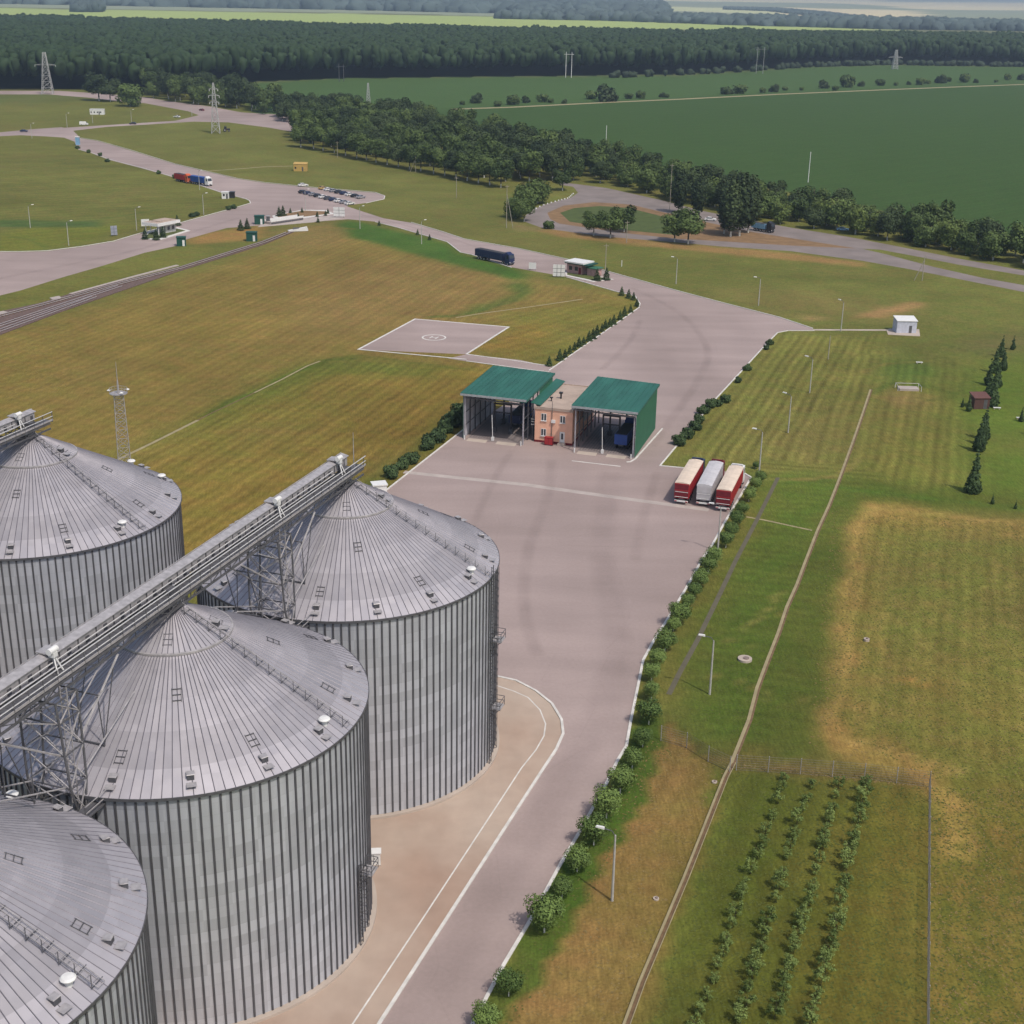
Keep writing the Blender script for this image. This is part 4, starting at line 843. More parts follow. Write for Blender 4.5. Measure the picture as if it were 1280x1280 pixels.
# ------------------------------------------------------------------ vehicles
def wheel(par, x, y, r=.52, w=.3):
    m = MB(); m.tube((x, y-w/2, r), (x, y+w/2, r), r, blackr, 14); o = m.build('wheel', par)
    sg = 1 if y > 0 else -1; m = MB(); m.tube((x, y+sg*w/2, r), (x, y+sg*(w/2+.02), r), r*.5, silvp, 10); m.build('rim', o)
def lorry(label, p, q, body, tarp, cabm, group, L_=13.4, H=4., tail=True, ribs=True, z=.012):
    t = thing('articulated_lorry', label, 'lorry', (p[0], p[1], z), ang(p, q), group)
    m = MB(); m.b0(0, L_, -1.26, 1.26, 1.2, H-.1, body)
    if ribs:
        x = .5
        while x < L_: m.b0(x, x+.07, -1.31, -1.262, 1.2, H-.15, body); m.b0(x, x+.07, 1.262, 1.31, 1.2, H-.15, body); x += .85
    bo = m.build('cargo_body', t)
    if tarp:
        vs = []; fs = []; nn = 15
        for i in range(nn):
            x = .04+(L_-.08)*i/(nn-1); sag = .05 if i % 2 else 0
            for y, zz in ((-1.3, H-.3), (-1.3, H-.08), (-.7, H+.08-sag), (0, H+.14-sag), (.7, H+.08-sag), (1.3, H-.08), (1.3, H-.3)): vs.append((x, y, zz))
        for i in range(nn-1):
            for j in range(6): a = i*7+j; fs.append((a, a+7, a+8, a+1))
        fs += [tuple(range(7)), tuple(range((nn-1)*7, nn*7))[::-1]]
        MB().add(vs, fs, tarp).build('tarpaulin', t)
    else: MB().b0(.25, L_-.25, -1.1, 1.1, H-.098, H-.02, mat('heap', (.05, .05, .055), .9)).build('load', t)
    if tail:
        m = MB(); dk = body if body is greyt else redd
        m.b0(-.06, -.003, -1.18, 1.18, 2.75, 3.75, dk); m.b0(-.06, -.003, -1.18, 1.18, 1.35, 2.55, dk); 
        m.b0(-.1, -.003, -1.26, 1.26, 2.58, 2.72, body); m.b0(-.12, -.003, -1.15, 1.15, 2.35, 2.42, whitep); m.b0(-.12, -.003, -1.15, 1.15, 1.45, 1.52, whitep); m.build('tail_gate', t)
        m = MB(); m.b0(-.08, .1, -1.2, 1.2, .55, .8, whitep); m.build('rear_bumper', t)
        for y in (-.95, .95): MB().b0(-.12, -.082, y-.2, y+.2, .6, .75, redp).build('tail_lamp', t)
    MB().b0(.2, L_-.2, -.5, .5, .85, 1.19, galvd).b0(L_-.3, L_+2.9, -.45, .45, .6, .95, galvd).build('chassis', t)
    x = L_+.75
    m = MB(); m.add([(x, -1.22, .6), (x+2.1, -1.22, .6), (x+2.1, 1.22, .6), (x, 1.22, .6), (x, -1.22, 3.6), (x+1.75, -1.2, 3.5), (x+1.75, 1.2, 3.5), (x, 1.22, 3.6), (x+2.15, -1.22, 2.1), (x+2.15, 1.22, 2.1)],
        [(3, 2, 1, 0), (4, 5, 6, 7), (0, 1, 8, 5, 4), (2, 3, 7, 6, 9), (1, 2, 9, 8), (8, 9, 6, 5), (3, 0, 4, 7)], cabm); cb = m.build('cab', t)
    m = MB(); m.add([(x+2.13, -1.05, 2.2), (x+2.13, 1.05, 2.2), (x+1.82, 1.02, 3.3), (x+1.82, -1.02, 3.3), (x+2.17, -1.05, 2.2), (x+2.17, 1.05, 2.2), (x+1.86, 1.02, 3.3), (x+1.86, -1.02, 3.3)], [(0, 1, 2, 3), (7, 6, 5, 4), (0, 4, 5, 1), (3, 2, 6, 7)], glassm); m.build('windscreen', cb)
    for y in (-1.235, 1.235): MB().b0(x+.9, x+1.7, y-.012, y+.012, 2.15, 3.05, glassm).build('side_window', cb)
    m = MB(); m.hexa([(x+.1, -1., 3.6), (x+1.4, -1., 3.56), (x+1.4, 1., 3.56), (x+.1, 1., 3.6), (x+.1, -.95, 4.05), (x+.6, -.95, 4.0), (x+.6, .95, 4.0), (x+.1, .95, 4.05)], cabm); m.build('air_deflector', cb)
    for y in (-.9, .9): MB().b0(x+2.1, x+2.16, y-.18, y+.18, .95, 1.15, whitep).build('headlight', cb)
    for xx in (1.6, 2.9, 4.2, L_-.2, L_+2.1):
        for y in (-1.05, 1.05): wheel(t, xx, y)
    return t
def tipfoot(pz, rz4, fz4): return None
g_ = 'lorries parked in a row beside the kerb'
for (rb, rt, ft, lab, bd, tp, cb) in (((852.5, 627), (852.7, 604), (872, 572.3), 'parked red lorry with cream tarpaulin and dark blue cab, next to the yard', redp, cream, navyp),
    ((880, 629), (880.4, 606.5), (895.3, 577.5), 'parked lorry with grey white body and dark red cab, in the middle of three', greyt, greyt, redd),
    ((905, 634), (905, 612.5), (922, 580), 'parked red lorry with cream tarpaulin and white cab, beside the round bushes', redp, cream, whitep)):
    a = G(*rt, 4.); c = G(*ft, 4.); lorry(lab, a, c, bd, tp, cb, g_)
lorry('dark blue lorry driving down the access road towards the yard', G(597, 323), G(638, 331.5), navyp, None, navyp, None, 13., 3.5, False)
lorry('red lorry with orange cab waiting on the upper road', G(221, 226), G(241, 230), redp, None, oranp, None, 8., 3.5, False)
lorry('blue lorry with white cab at the head of the upper road', G(241, 229.5), G(267, 233.5), bluep, bluep, whitep, None, 9., 3.6, False)
c1 = (o_[0]+ca_*WR*.72-sa_*3, o_[1]+sa_*WR*.72+ca_*3); c2 = (c1[0]-sa_, c1[1]+ca_)
lorry('blue tipper lorry standing inside the shed with the green wall', c1, c2, bluep, None, bluep, None, 8., 3.3, False, z=.14)
c1 = (ol[0]+ca_*WL*.62-sa_*9, ol[1]+sa_*WL*.62+ca_*9); c2 = (c1[0]-sa_, c1[1]+ca_)
lorry('blue lorry deep inside the shed with the pale inner wall', c1, c2, navyp, None, bluep, None, 7., 2.9, False, z=.14)
a = G(941, 287.5); lorry('light blue lorry on the loop road beside the poplars', a, G(952, 289.2), mat('pale_blue_paint', (.20, .38, .55), .5), None, blackp, None, 6., 3., False, z=.01)
def car(label, p, a, m_, group=None, van=False, z=.012):
    t = thing('parked_car' if group else ('white_van' if van else 'car'), label, 'van' if van else 'car', (p[0], p[1], z), a, group)
    if van: prof = [(-2.5, .35), (2.5, .35), (2.55, .95), (1.9, 1.25), (1.2, 2.1), (-2.4, 2.15), (-2.5, 1.2)]
    else: prof = [(-2.15, .35), (2.15, .35), (2.2, .65), (1.95, .85), (.95, .95), (.3, 1.42), (-1.1, 1.45), (-1.75, 1.0), (-2.15, .92)]
    k = len(prof); b = MB(); w = .95 if van else .86
    vs = [(x, -w*(.82 if zz > 1.3 else 1), zz) for x, zz in prof]+[(x, w*(.82 if zz > 1.3 else 1), zz) for x, zz in prof]
    b.add(vs, [tuple(range(k)), tuple(range(k, 2*k))[::-1]]+[(i, i+k, (i+1) % k+k, (i+1) % k) for i in range(k)], m_); b.build('body', t)
    g = MB()
    if van: g.add([(1.93, -.8, 1.26), (1.93, .8, 1.26), (1.27, .72, 2.04), (1.27, -.72, 2.04)], [(0, 1, 2, 3)], glassm)
    else:
        g.add([(.93, -.74, .975), (.93, .74, .975), (.36, .66, 1.40), (.36, -.66, 1.40)], [(0, 1, 2, 3)], glassm); g.add([(-1.14, -.66, 1.44), (-1.14, .66, 1.44), (-1.72, .74, 1.04), (-1.72, -.74, 1.04)], [(0, 1, 2, 3)], glassm)
        for s in (-1, 1): g.add([(.8, s*.87, .98), (.25, s*.735, 1.38), (-1.05, s*.735, 1.40), (-1.6, s*.87, 1.0)], [(0, 1, 2, 3)], glassm)
    g.build('windows', t)
    for x in (-1.35, 1.35):
        for y in (-w+.06, w-.06): wheel(t, x, y, .33, .2)
    return t
cc = [('black', blackp), ('navy', navyp), ('silver', silvp), ('black', blackp), ('white', whitep), ('dark grey', dimst), ('navy', navyp), ('white', whitep), ('silver', silvp), ('white', whitep)]
ra, rb = G(379, 241.5), G(437, 256); ax = ang(ra, rb)+math.radians(100)
for i in range(10): s = i/9; car('%s car, %s from the lane end in the front parking row' % (cc[i][0], nth(i)), (ra[0]+(rb[0]-ra[0])*s, ra[1]+(rb[1]-ra[1])*s), ax+random.uniform(-.04, .04), cc[i][1], 'cars in the parking lot')
ra, rb = G(404, 236.8), G(451, 248); cc = [('yellow', yelp), ('white', whitep), ('silver', silvp), ('black', blackp), ('navy', navyp), ('white', whitep), ('black', blackp), ('silver', silvp)]
for i in range(8): s = i/7; car('%s car, %s from the lane end in the rear parking row' % (cc[i][0], nth(i)), (ra[0]+(rb[0]-ra[0])*s, ra[1]+(rb[1]-ra[1])*s), ax+random.uniform(-.04, .04), cc[i][1], 'cars in the parking lot')
car('lone white car at the top corner of the parking lot', G(379, 233), .5, whitep)
car('white van driving on the top road near the white cabin', G(105, 156.5), .1, whitep, van=True)
car('dark car on the top road near the left picture edge', G(30, 165), .1, navyp)
car('dark car passing the junction below the white cabin', G(166, 155.5), 3.2, blackp)
car('white car on the top road left of the lattice pylon', G(221, 147), 2.8, whitep)
car('dark red car on the north road behind the lattice pylon', G(252, 138.5), 2.4, redd)
car('white car half hidden under the roadside poplars', G(888, 276), -.2, whitep)
car('small light blue car beside the hedge on the right road', G(1053.5, 288.5), -.3, mat('pale_blue_paint', (.2, .38, .55), .5))
tp = G(283, 164.5); t = thing('tractor', 'dark tractor standing at the foot of the lattice pylon', 'tractor', (tp[0], tp[1], 0), .2)
MB().b0(.2, 2.1, -.45, .45, .9, 1.8, blackp).b0(-1.6, .2, -.7, .7, .9, 1.5, redd).build('body', t); MB().b0(-1.2, .2, -.75, .75, 1.5, 2.8, glassm).b0(-1.3, .3, -.85, .85, 2.8, 2.95, blackp).build('cab', t)
for x, r in ((-.9, .9), (1.6, .55)):
    for y in (-.95, .95): wheel(t, x, y, r, .4)
# ------------------------------------------------------------------ small buildings and signs
def hut(name, label, px, W, D, H, wallm, roofm, a=0., roof='flat', cat='hut', over=.15, door=True, glass=0, group=None, z=0):
    p = G(*px); t = thing(name, label, cat, (p[0], p[1], z), a, group)
    MB().b0(-W/2, W/2, -D/2, D/2, 0, H, wallm).build('walls', t)
    m = MB()
    if roof == 'flat': m.b0(-W/2-over, W/2+over, -D/2-over, D/2+over, H, H+.22, roofm)
    elif roof == 'slope': m.hexa([(-W/2-over, -D/2-over, H), (W/2+over, -D/2-over, H), (W/2+over, D/2+over, H+.5), (-W/2-over, D/2+over, H+.5), (-W/2-over, -D/2-over, H+.15), (W/2+over, -D/2-over, H+.15), (W/2+over, D/2+over, H+.65), (-W/2-over, D/2+over, H+.65)], roofm)
    m.build('roof', t)
    if door: MB().b0(W*.12, W*.12+.75, -D/2-.05, -D/2-.004, .05, 2.05, galvd if wallm is not greenp else whitep).build('door', t)
    for i in range(glass):
        x = -W/2+.5+i*(W-1.)/max(1, glass); m = MB().b0(x, x+.8, -D/2-.05, -D/2-.004, 1.1, 2.0, glassm).build('window', t)
    return t
hut('pump_house', 'white box hut with sloping white roof beside the meadow path', (1130, 414.5), 5.2, 4., 3.2, mat('pale_metal_wall', (.52, .54, .62), .6), whitep, 0.02, 'slope')
struct('hut_slab', MB().prism(GP('1108,413 1112,411 1149,412 1150,420.5 1110,418.5'), 0, .1, concm))
hut('green_kiosk', 'dark green kiosk on the grass by the left checkpoint', (227, 307), 3., 2.6, 2.8, greenp, greenp, .2, glass=0, group='green kiosks')
hut('green_kiosk', 'dark green kiosk beside the railway line', (315, 301), 3.6, 2.6, 2.9, greenp, greenp, .1, group='green kiosks')
hut('green_kiosk', 'dark green kiosk at the end of the weighbridge', (324.5, 280), 3.4, 2.6, 2.9, greenp, greenp, .1, group='green kiosks')
hut('grey_column_box', 'narrow grey box standing beside the weighbridge', (335.5, 279.5), 1.2, 1.2, 2.6, galvd, galv, .1, door=False, cat='box', z=.1)
hut('white_kiosk', 'small white kiosk on the meadow corner beside the dark one', (282, 248), 2.8, 2.4, 2.5, whitep, whitep, .1, glass=1)
hut('dark_kiosk', 'small dark kiosk on the meadow corner beside the white one', (290, 247), 2.4, 2.4, 2.2, blackp, blackp, .1, door=False)
hut('yellow_shed', 'yellow shed standing alone in the upper meadow', (376, 213.5), 6.2, 3.4, 3.2, yelp, yelp, .0, roof='slope', glass=1)
hut('site_cabin', 'white site cabin by the top road junction', (122, 143), 9., 4., 3.2, whitep, whitep, .1, glass=4, cat='cabin')
hut('white_booth', 'tiny white booth on the roadside where the upper road begins', (97.5, 181), 2., 2., 4., mat('pale_blue_paint', (.2, .38, .55), .5), whitep, .1, door=False, cat='booth')
hut('white_tank_house', 'small white housing by the kerb just behind the farthest silo', (474, 613), 2.4, 2., 1.2, whitep, whitep, .3, door=False, cat='housing')
hut('timber_cabin', 'dark reddish timber cabin tucked against the conifers at the right', (1223, 509), 3.4, 3., 2.4, brownw, mat('cabin_roof', (.13, .06, .05), .8), .1, roof='slope', cat='cabin')
# weighbridge platform
p = G(355.5, 277.5); t = thing('weighbridge', 'long white weighbridge platform between kiosk and sign', 'weighbridge', (p[0], p[1], .1), ang(G(342, 279), G(369, 275)))
MB().b0(-8, 8, -1.6, 1.6, .0, .9, slabm).build('deck', t); m = MB()
for y in (-1.7, 1.7):
    m.b0(-8, 8, y-.06, y+.06, .9, 1.6, whitep)
m.build('guard_rail', t); MB().b0(-7.8, 7.8, -1.75, -1.62, .15, .6, galvd).build('side_recess', t)
# checkpoint with white canopy
p = G(203, 291); a = ang(G(188, 293), G(220, 286.5)); t = thing('checkpoint_building', 'checkpoint with thick white canopy on the left road island', 'checkpoint', (p[0], p[1], .12), a)
MB().b0(-.5, 4.8, -2, 2, 0, 3.1, mat('pale_wall', (.5, .49, .47), .8)).build('walls', t); MB().b0(-6, 5.6, -3.6, 3.6, 3.1, 4.1, whitep).build('canopy', t); MB().b0(-5.6, 5.2, -3.2, 3.2, 4.1, 4.2, beiger).b0(-3, 3, -2, 2, 4.2, 4.5, beiger).build('roof', t)
for x in (-5, -2.6):
    for y in (-2.9, 2.9): MB().tube((x, y, 0), (x, y, 3.1), .18, whitep, 8).build('column', t)
for x in (.5, 2.8): MB().b0(x, x+1.3, -2.05, -2.004, 1., 2.2, glassm).build('window', t)
# gatehouse further down
p = G(727, 342); a = ang(G(708, 340), G(757, 348)); t = thing('gatehouse', 'pinkish gatehouse with white flat roof on the access road island', 'gatehouse', (p[0], p[1], .12), a)
MB().b0(-4.2, 1.4, -2.1, 2.1, 0, 3., pinkw).b0(3.2, 6.4, -1.6, 1.6, 0, 2.3, pinkw).build('walls', t); MB().b0(-4.6, 4.2, -2.8, 2.8, 3.0, 3.35, greenp).b0(-4.8, 2.6, -3., 3., 3.35, 3.75, whitep).build('roof', t)
MB().b0(2.7, 6.9, -2., 2., 2.3, 2.5, gwall).build('porch_roof', t)
for x in (-3.4, -1.2): MB().b0(x, x+1.2, -2.15, -2.104, 1., 2.2, glassm).build('window', t)
MB().b0(.3, 1.2, -2.15, -2.104, .02, 2.1, redd).build('door', t)
def sign(label, px0, px1, H, z0, m_, grid=0, name='billboard', legs=2):
    a = G(*px0); c = G(*px1); W = math.hypot(c[0]-a[0], c[1]-a[1]); t = thing(name, label, 'sign', (a[0], a[1], 0), ang(a, c))
    MB().b0(0, W, -.06, .06, z0, z0+H, m_).build('panel', t)
    for i in range(legs): x = W*(.12+.76*i/(legs-1)); MB().tube((x, .1, 0), (x, .1, z0+H*.8), .07, galvd, 6).build('post', t)
    if grid:
        m = MB()
        for i in range(1, grid): m.b0(W*i/grid-.06, W*i/grid+.06, -.1, -.063, z0, z0+H, galvd)
        for i in range(1, 3): m.b0(0, W, -.085, -.064, z0+H*i/3-.05, z0+H*i/3+.05, galvd)
        m.build('panel_frame', t)
    return t
sign('white panel sign at the tip of the weighbridge island', (417, 272), (431, 272.5), 3.4, .6, whitep, 2)
sign('white billboard of nine panels in front of the gatehouse', (691, 346.5), (706, 347), 3.6, .35, whitep, 3)
sign('small white sign left of the panelled billboard', (661, 337.5), (670, 338), 2., .4, whitep, 0)
sign('white notice board beside the white checkpoint canopy', (177, 285.5), (187, 285), 2.4, .8, whitep, 0)
sign('grey notice board in the grass left of the checkpoint', (139, 295.5), (147, 295), 3.2, .4, mat('grey_board', (.3, .32, .38), .6), 2)
p = G(374, 289); t = thing('buffer_stop', 'white buffer stop at the end of the railway line', 'buffer stop', (p[0], p[1], 0), .35); MB().hexa([(-4, -.8, .1), (3, -.8, .1), (3.5, .8, .1), (-4, .8, .1), (-4, -.8, .45), (2.5, -.8, 1.5), (3, .8, 1.5), (-4, .8, .45)], whitep).build('block', t); MB().b0(-2.2, 0, -.4, .4, .9, 1.3, galvd).build('beam', t)
def slabthing(name, label, cat, px, r, m_=concm, h=.3):
    p = G(*px); t = thing(name, label, cat, (p[0], p[1], 0)); MB().lathe([(r, 0), (r, h), (0, h)], m_, 28).build('ring', t)
    MB().lathe([(r*.42, h-.01), (r*.42, h+.12), (0, h+.12)], mat('cover_iron', (.22, .17, .15), .7), 18, c=(r*.15, -r*.1)).build('cover', t); return t
slabthing('well_cover', 'round concrete well cover in the grass beside the tall lamp', 'well cover', (931, 825), .95)
slabthing('manhole', 'small round manhole in the mown field on the right', 'manhole', (1083, 801), .4, h=.35)
slabthing('manhole', 'small manhole on the brown strip beside the channel', 'manhole', (820, 1124), .3, h=.15)
slabthing('manhole', 'small manhole on the brown strip near the wire fence', 'manhole', (893, 978), .3, h=.15)
p = G(1135, 487); t = thing('pit_frame', 'low white rail frame round a grey pit in the right meadow', 'pit', (p[0], p[1], 0), -.03)
m = MB(); 
for x, y in ((-2.6, -1.4), (2.6, -1.4), (2.6, 1.4), (-2.6, 1.4)): m.tube((x, y, 0), (x, y, 1.1), .06, whitep, 5)
m.tube((-2.6, 1.4, 1.1), (2.6, 1.4, 1.1), .06, galv, 5).tube((-2.6, -1.4, 1.1), (-2.6, 1.4, 1.1), .06, galv, 5).tube((2.6, -1.4, 1.1), (2.6, 1.4, 1.1), .06, galv, 5).build('rails', t); MB().b0(-2.2, 2.2, -1.2, 1.2, 0, .5, slabm).build('pit_cover', t)
for i, (px, l) in enumerate(((( 1149, 454.5), 'short white pipe end lying in the green patch'), ((1246, 511.5), 'white bench slab beside the timber cabin'), ((1275, 524), 'white bench slab at the right picture edge'))):
    p = G(*px); t = thing('white_slab', l, 'slab', (p[0], p[1], 0), -.1); MB().b0(-.8, .8, -.22, .22, .3, .42, whitep).build('top', t); MB().b0(-.6, -.4, -.18, .18, 0, .3, concm).b0(.4, .6, -.18, .18, 0, .3, concm).build('feet', t)
# ------------------------------------------------------------------ lamps and poles
LPH = 8.
def lamp_proto(label, p, a):
    t = thing('street_lamp', label, 'street lamp', (p[0], p[1], 0), a, 'concrete street lamps')
    MB().tube((0, 0, 0), (0, 0, LPH-.4), .15, mat('lamp_concrete', (.42, .41, .38), .8), 8, .09).build('pole', t)
    MB().tube((0, 0, LPH-.5), (.35, 0, LPH), .05, galvd, 6).tube((.35, 0, LPH), (1.3, 0, LPH+.12), .05, galvd, 6).build('arm', t)
    MB().hexa([(1.1, -.16, LPH+.06), (2., -.13, LPH+.14), (2., .13, LPH+.14), (1.1, .16, LPH+.06), (1.15, -.13, LPH+.26), (1.9, -.1, LPH+.28), (1.9, .1, LPH+.28), (1.15, .13, LPH+.26)], whitep).build('lamp_head', t)
    return t
lamps = [((765, 1126), PI*.9, 'beside the brown strip in the foreground'), ((887, 868), PI*.92, 'beside the round well cover'), ((897, 690), PI*.92, 'among the bushes at the yard edge'), ((949, 589), PI*.9, 'behind the white cab of the parked lorry'),
    ((985, 541), PI*.8, 'in the middle of the striped meadow'), ((1012, 491), PI*.8, 'between the striped meadow and the channel head'), ((1051, 414), PI*.7, 'on the path to the white pump house'), ((948, 382), PI, 'behind the top edge of the yard'), ((845, 355), PI*.9, 'on the grass above the access road bend'),
    ((527, 305), .6, 'in the bright green verge'), ((450, 286), .6, 'at the start of the green verge'), ((382, 263), .6, 'inside the small soil island'), ((254.7, 268.6), .5, 'on the meadow edge behind the left checkpoint'), ((249.5, 237), -.4, 'in front of the blue lorry'), ((171, 288), .5, 'behind the left notice board'), ((38, 285), .5, 'in the far left meadow'), ((86, 307), .5, 'on the left road verge'),
    ((40, 173), .3, 'at the left end of the top road'), ((84, 159), .3, 'beside the top road opposite the booth'), ((116, 154), .3, 'in front of the white site cabin'), ((164.6, 154), .3, 'by the dark car at the junction'), ((240, 145), .3, 'on the north road near the red car')]
lp0 = None
for i, (px, a, l) in enumerate(lamps):
    lab = 'street lamp standing '+l; p = G(*px)
    if lp0 is None: lp0 = lamp_proto(lab, p, a)
    else: dup(lp0, p, a, lab)
def upole(label, px, top, m_=woodp, strut=None, r=.14, arm=True, name='utility_pole', cat='pole'):
    p = G(*px); zz = 0; best = None
    H = 4.
    for k in range(400):
        H = 2+k*.1
        if PX(p[0], p[1], H)[1] <= top: break
    t = thing(name, label, cat, (p[0], p[1], 0)); MB().tube((0, 0, 0), (0, 0, H), r, m_, 7, r*.7).build('pole', t)
    if arm: MB().b0(-.8, .8, -.05, .05, H-.7, H-.58, m_).build('cross_arm', t)
    if strut: MB().tube((strut, .2, 0), (0, 0, H*.8), r*.8, m_, 6).build('strut', t)
    return t
upole('wooden pole with strut beside the two round trees', (633, 285), 231, strut=2.4)
upole('leaning double wooden pole right of the loop road', (1152.5, 351), 319, strut=-2.4)
upole('wooden double pole in front of the tree belt', (519.5, 215), 195, strut=-2.6)
upole('pale pole standing alone in the meadow below the belt', (570.5, 247.5), 221)
upole('short pole in front of the first belt trees', (422, 197.5), 177)
upole('pole beside the pair of trees on the loop road', (783, 303.5), 276)
upole('tall wooden pole behind the gatehouse conifers', (756.6, 338), 305)
upole('pale pole without lamp on the meadow below the path', (1035, 449), 420, arm=False)
upole('tiny white marker post above the yard road', (777, 333), 328, whitep, arm=False)
upole('tall wooden pole rising out of the roadside trees', (837, 262), 205)
upole('pale pole at the corner of the belt behind the poplars', (906, 294), 262)
for px, top, l in (((757, 190), 157, 'white pole between belt and bean field, left one'), ((1010, 228), 190, 'white pole at the field edge behind the loop road')): upole(l, px, top, whitep, arm=False, r=.2)
for (a, c, top, l, m_) in (((707, 97), (714, 97), 65, 'pale twin pole frame before the dark forest edge', whitep), ((945, 92), (953, 92), 59, 'twin pole frame right of the forest clearing', mat('grey_pole', (.3, .3, .3), .7)), ((424, 102), (430, 102), 80, 'dark twin pole frame at the left forest edge', galvd)):
    p = G(*a); q = G(*c); H = 2
    while PX(p[0], p[1], H)[1] > top: H += .3
    W = q[0]-p[0]; t = thing('twin_pole_frame', l, 'power pole', (p[0], p[1], 0), 0, 'twin power pole frames')
    for x in (0, W): MB().tube((x, 0, 0), (x, 0, H), .32, m_, 6, .25).build('pole', t)
    MB().b0(-2, W+2, -.15, .15, H-2.4, H-2.1, m_).build('cross_arm', t)
def lattice(m, H, b, tpw, n, mt, r=.1, r2=.06):
    zs = [H*(1-(1-i/n)**1.25) for i in range(n+1)]
    def hw(z): return b+(tpw-b)*z/H
    for z0, z1 in zip(zs, zs[1:]):
        a, c = hw(z0), hw(z1); q0 = [(-a, -a, z0), (a, -a, z0), (a, a, z0), (-a, a, z0)]; q1 = [(-c, -c, z1), (c, -c, z1), (c, c, z1), (-c, c, z1)]
        for i in range(4):
            j = (i+1) % 4; m.tube(q0[i], q1[i], r, mt, 5); m.tube(q0[i], q1[j], r2, mt, 4); m.tube(q0[j], q1[i], r2, mt, 4); m.tube(q1[i], q1[j], r2, mt, 4)
def pylon(label, px, top, arms, b=2.6, tw=.6, rr=.2):
    p = G(*px); H = 5
    while PX(p[0], p[1], H)[1] > top: H += .3
    t = thing('lattice_pylon', label, 'pylon', (p[0], p[1], 0), .15, 'lattice power pylons'); m = MB(); lattice(m, H, b, tw, 8, pylm, rr, rr*.6); m.build('mast', t)
    for z, L_ in arms:
        z *= H; m = MB()
        for s in (-1, 1):
            for y in (-.4, .4): m.tube((0, y, z), (s*L_, 0, z), rr*.6, pylm, 5); m.tube((0, y, z+1.2), (s*L_, 0, z), rr*.5, pylm, 4)
        m.build('cross_arm', t)
        for s in (-1, 1): MB().tube((s*L_, 0, z-1.2), (s*L_, 0, z), .16, whitep, 6).build('insulator', t)
    return t
pylon('lattice pylon in front of the forest at the far left', (60, 117.5), 65.5, ((.70, 7.5),), 4., 1.)
pylon('slim lattice pylon with three arms beside the tractor', (270, 166.5), 104, ((.62, 2.6), (.75, 3.), (.88, 2.4)), 2.4, .3)
pylon('distant T shaped pylon in the far green field', (1118, 86.5), 62.6, ((.62, 8.),), 3., 1., .28)
pylon('short pale lattice mast standing behind the tree belt', (460.5, 129), 104, (), 1.4, .4)
# communications mast by silo C
p = G(160.5, 632); H = 5
while PX(p[0], p[1], H)[1] > 493: H += .2
t = thing('lattice_mast', 'grey lattice mast with round platform and spike beside the rear silo', 'mast', (p[0], p[1], 0), .3); m = MB(); lattice(m, H, 1.2, .75, 13, galv, .07, .04); m.build('lattice', t)
m = MB(); m.lathe([(.3, H-.1), (1.45, H), (1.45, H+.1), (.3, H+.1)], galv, 16)
for i in range(16):
    a, c = 2*PI*i/16, 2*PI*(i+1)/16
    for z in (.6, 1.15): m.tube((1.45*math.cos(a), 1.45*math.sin(a), H+z*.8), (1.45*math.cos(c), 1.45*math.sin(c), H+z*.8), .028, galv, 4)
    m.tube((1.45*math.cos(a), 1.45*math.sin(a), H), (1.45*math.cos(a), 1.45*math.sin(a), H+.92), .028, galv, 4)
m.build('platform', t); MB().tube((0, 0, H), (0, 0, H+2.2), .22, galv, 6, .12).tube((0, 0, H+2.2), (0, 0, H+5.4), .07, galv, 5, .03).build('spire', t)
for a in (2.8, .3, 5.): MB().lathe([(.0, -.2), (.32, 0), (.0, .2)], whitep, 10).build('dish', t).location = (1.6*math.cos(a), 1.6*math.sin(a), H+.5)
p = SB_[0]+du[0]*(2.), SB_[1]+du[1]*2.
t = thing('lightning_rod', 'thin rod on the gallery end of the farthest silo', 'rod', (p[0], p[1], ZB)); MB().tube((0, 0, -.2), (0, 0, 4.), .06, galv, 5, .03).build('rod', t)
ms0 = None
for i in range(16):
    t_ = i/15; Pq = GP('664,266 682,257.5 700,252 714,248.5 720,243'); u_ = t_*4; k_ = min(3, int(u_)); f_ = u_-k_; p = (Pq[k_][0]*(1-f_)+Pq[k_+1][0]*f_-1.2, Pq[k_][1]*(1-f_)+Pq[k_+1][1]*f_+1.)
    lab = 'white marker stone, %s along the bend of the loop road' % nth(i)
    if ms0 is None: ms0 = thing('marker_stone', lab, 'stone', (p[0], p[1], 0), 0, 'white marker stones'); MB().box((0, 0, .22), (.55, .5, .44), whitep, taper=.75).build('block', ms0)
    else: dup(ms0, p, i, lab)
# ------------------------------------------------------------------ fences
def fence(label, pts, h, gap, dense, name='wire_fence'):
    t = thing(name, label, 'fence', (pts[0][0], pts[0][1], 0)); o = pts[0]; P_ = [(x-o[0], y-o[1]) for x, y in pts]; wm_ = MB(); k = 0
    for a, c in zip(P_, P_[1:]):
        l = math.hypot(c[0]-a[0], c[1]-a[1]); n = max(1, round(l/gap))
        for i in range(n+(c == P_[-1])): x, y = a[0]+(c[0]-a[0])*i/n, a[1]+(c[1]-a[1])*i/n; MB().tube((x, y, 0), (x, y, h+.1), .05, galv, 5).build('post', t)
        for j in range(dense): z = .1+(h-.1)*j/(dense-1); wm_.tube((*a, z), (*c, z), .014, wire, 3)
        m_ = int(l/.55)
        for i in range(m_): x, y = a[0]+(c[0]-a[0])*i/m_, a[1]+(c[1]-a[1])*i/m_; wm_.tube((x, y, .05), (x, y, h), .009, wire, 3)
    wm_.build('mesh', t); return t
fence('long straight mesh fence along the right side of the orchard', [G(1161, 984), G(1158, 1380)], 1.9, 3., 9)
fence('mesh fence crossing above the orchard rows', GP('920,963 1000,968 1080,974 1161,984'), 2., 3.6, 7)
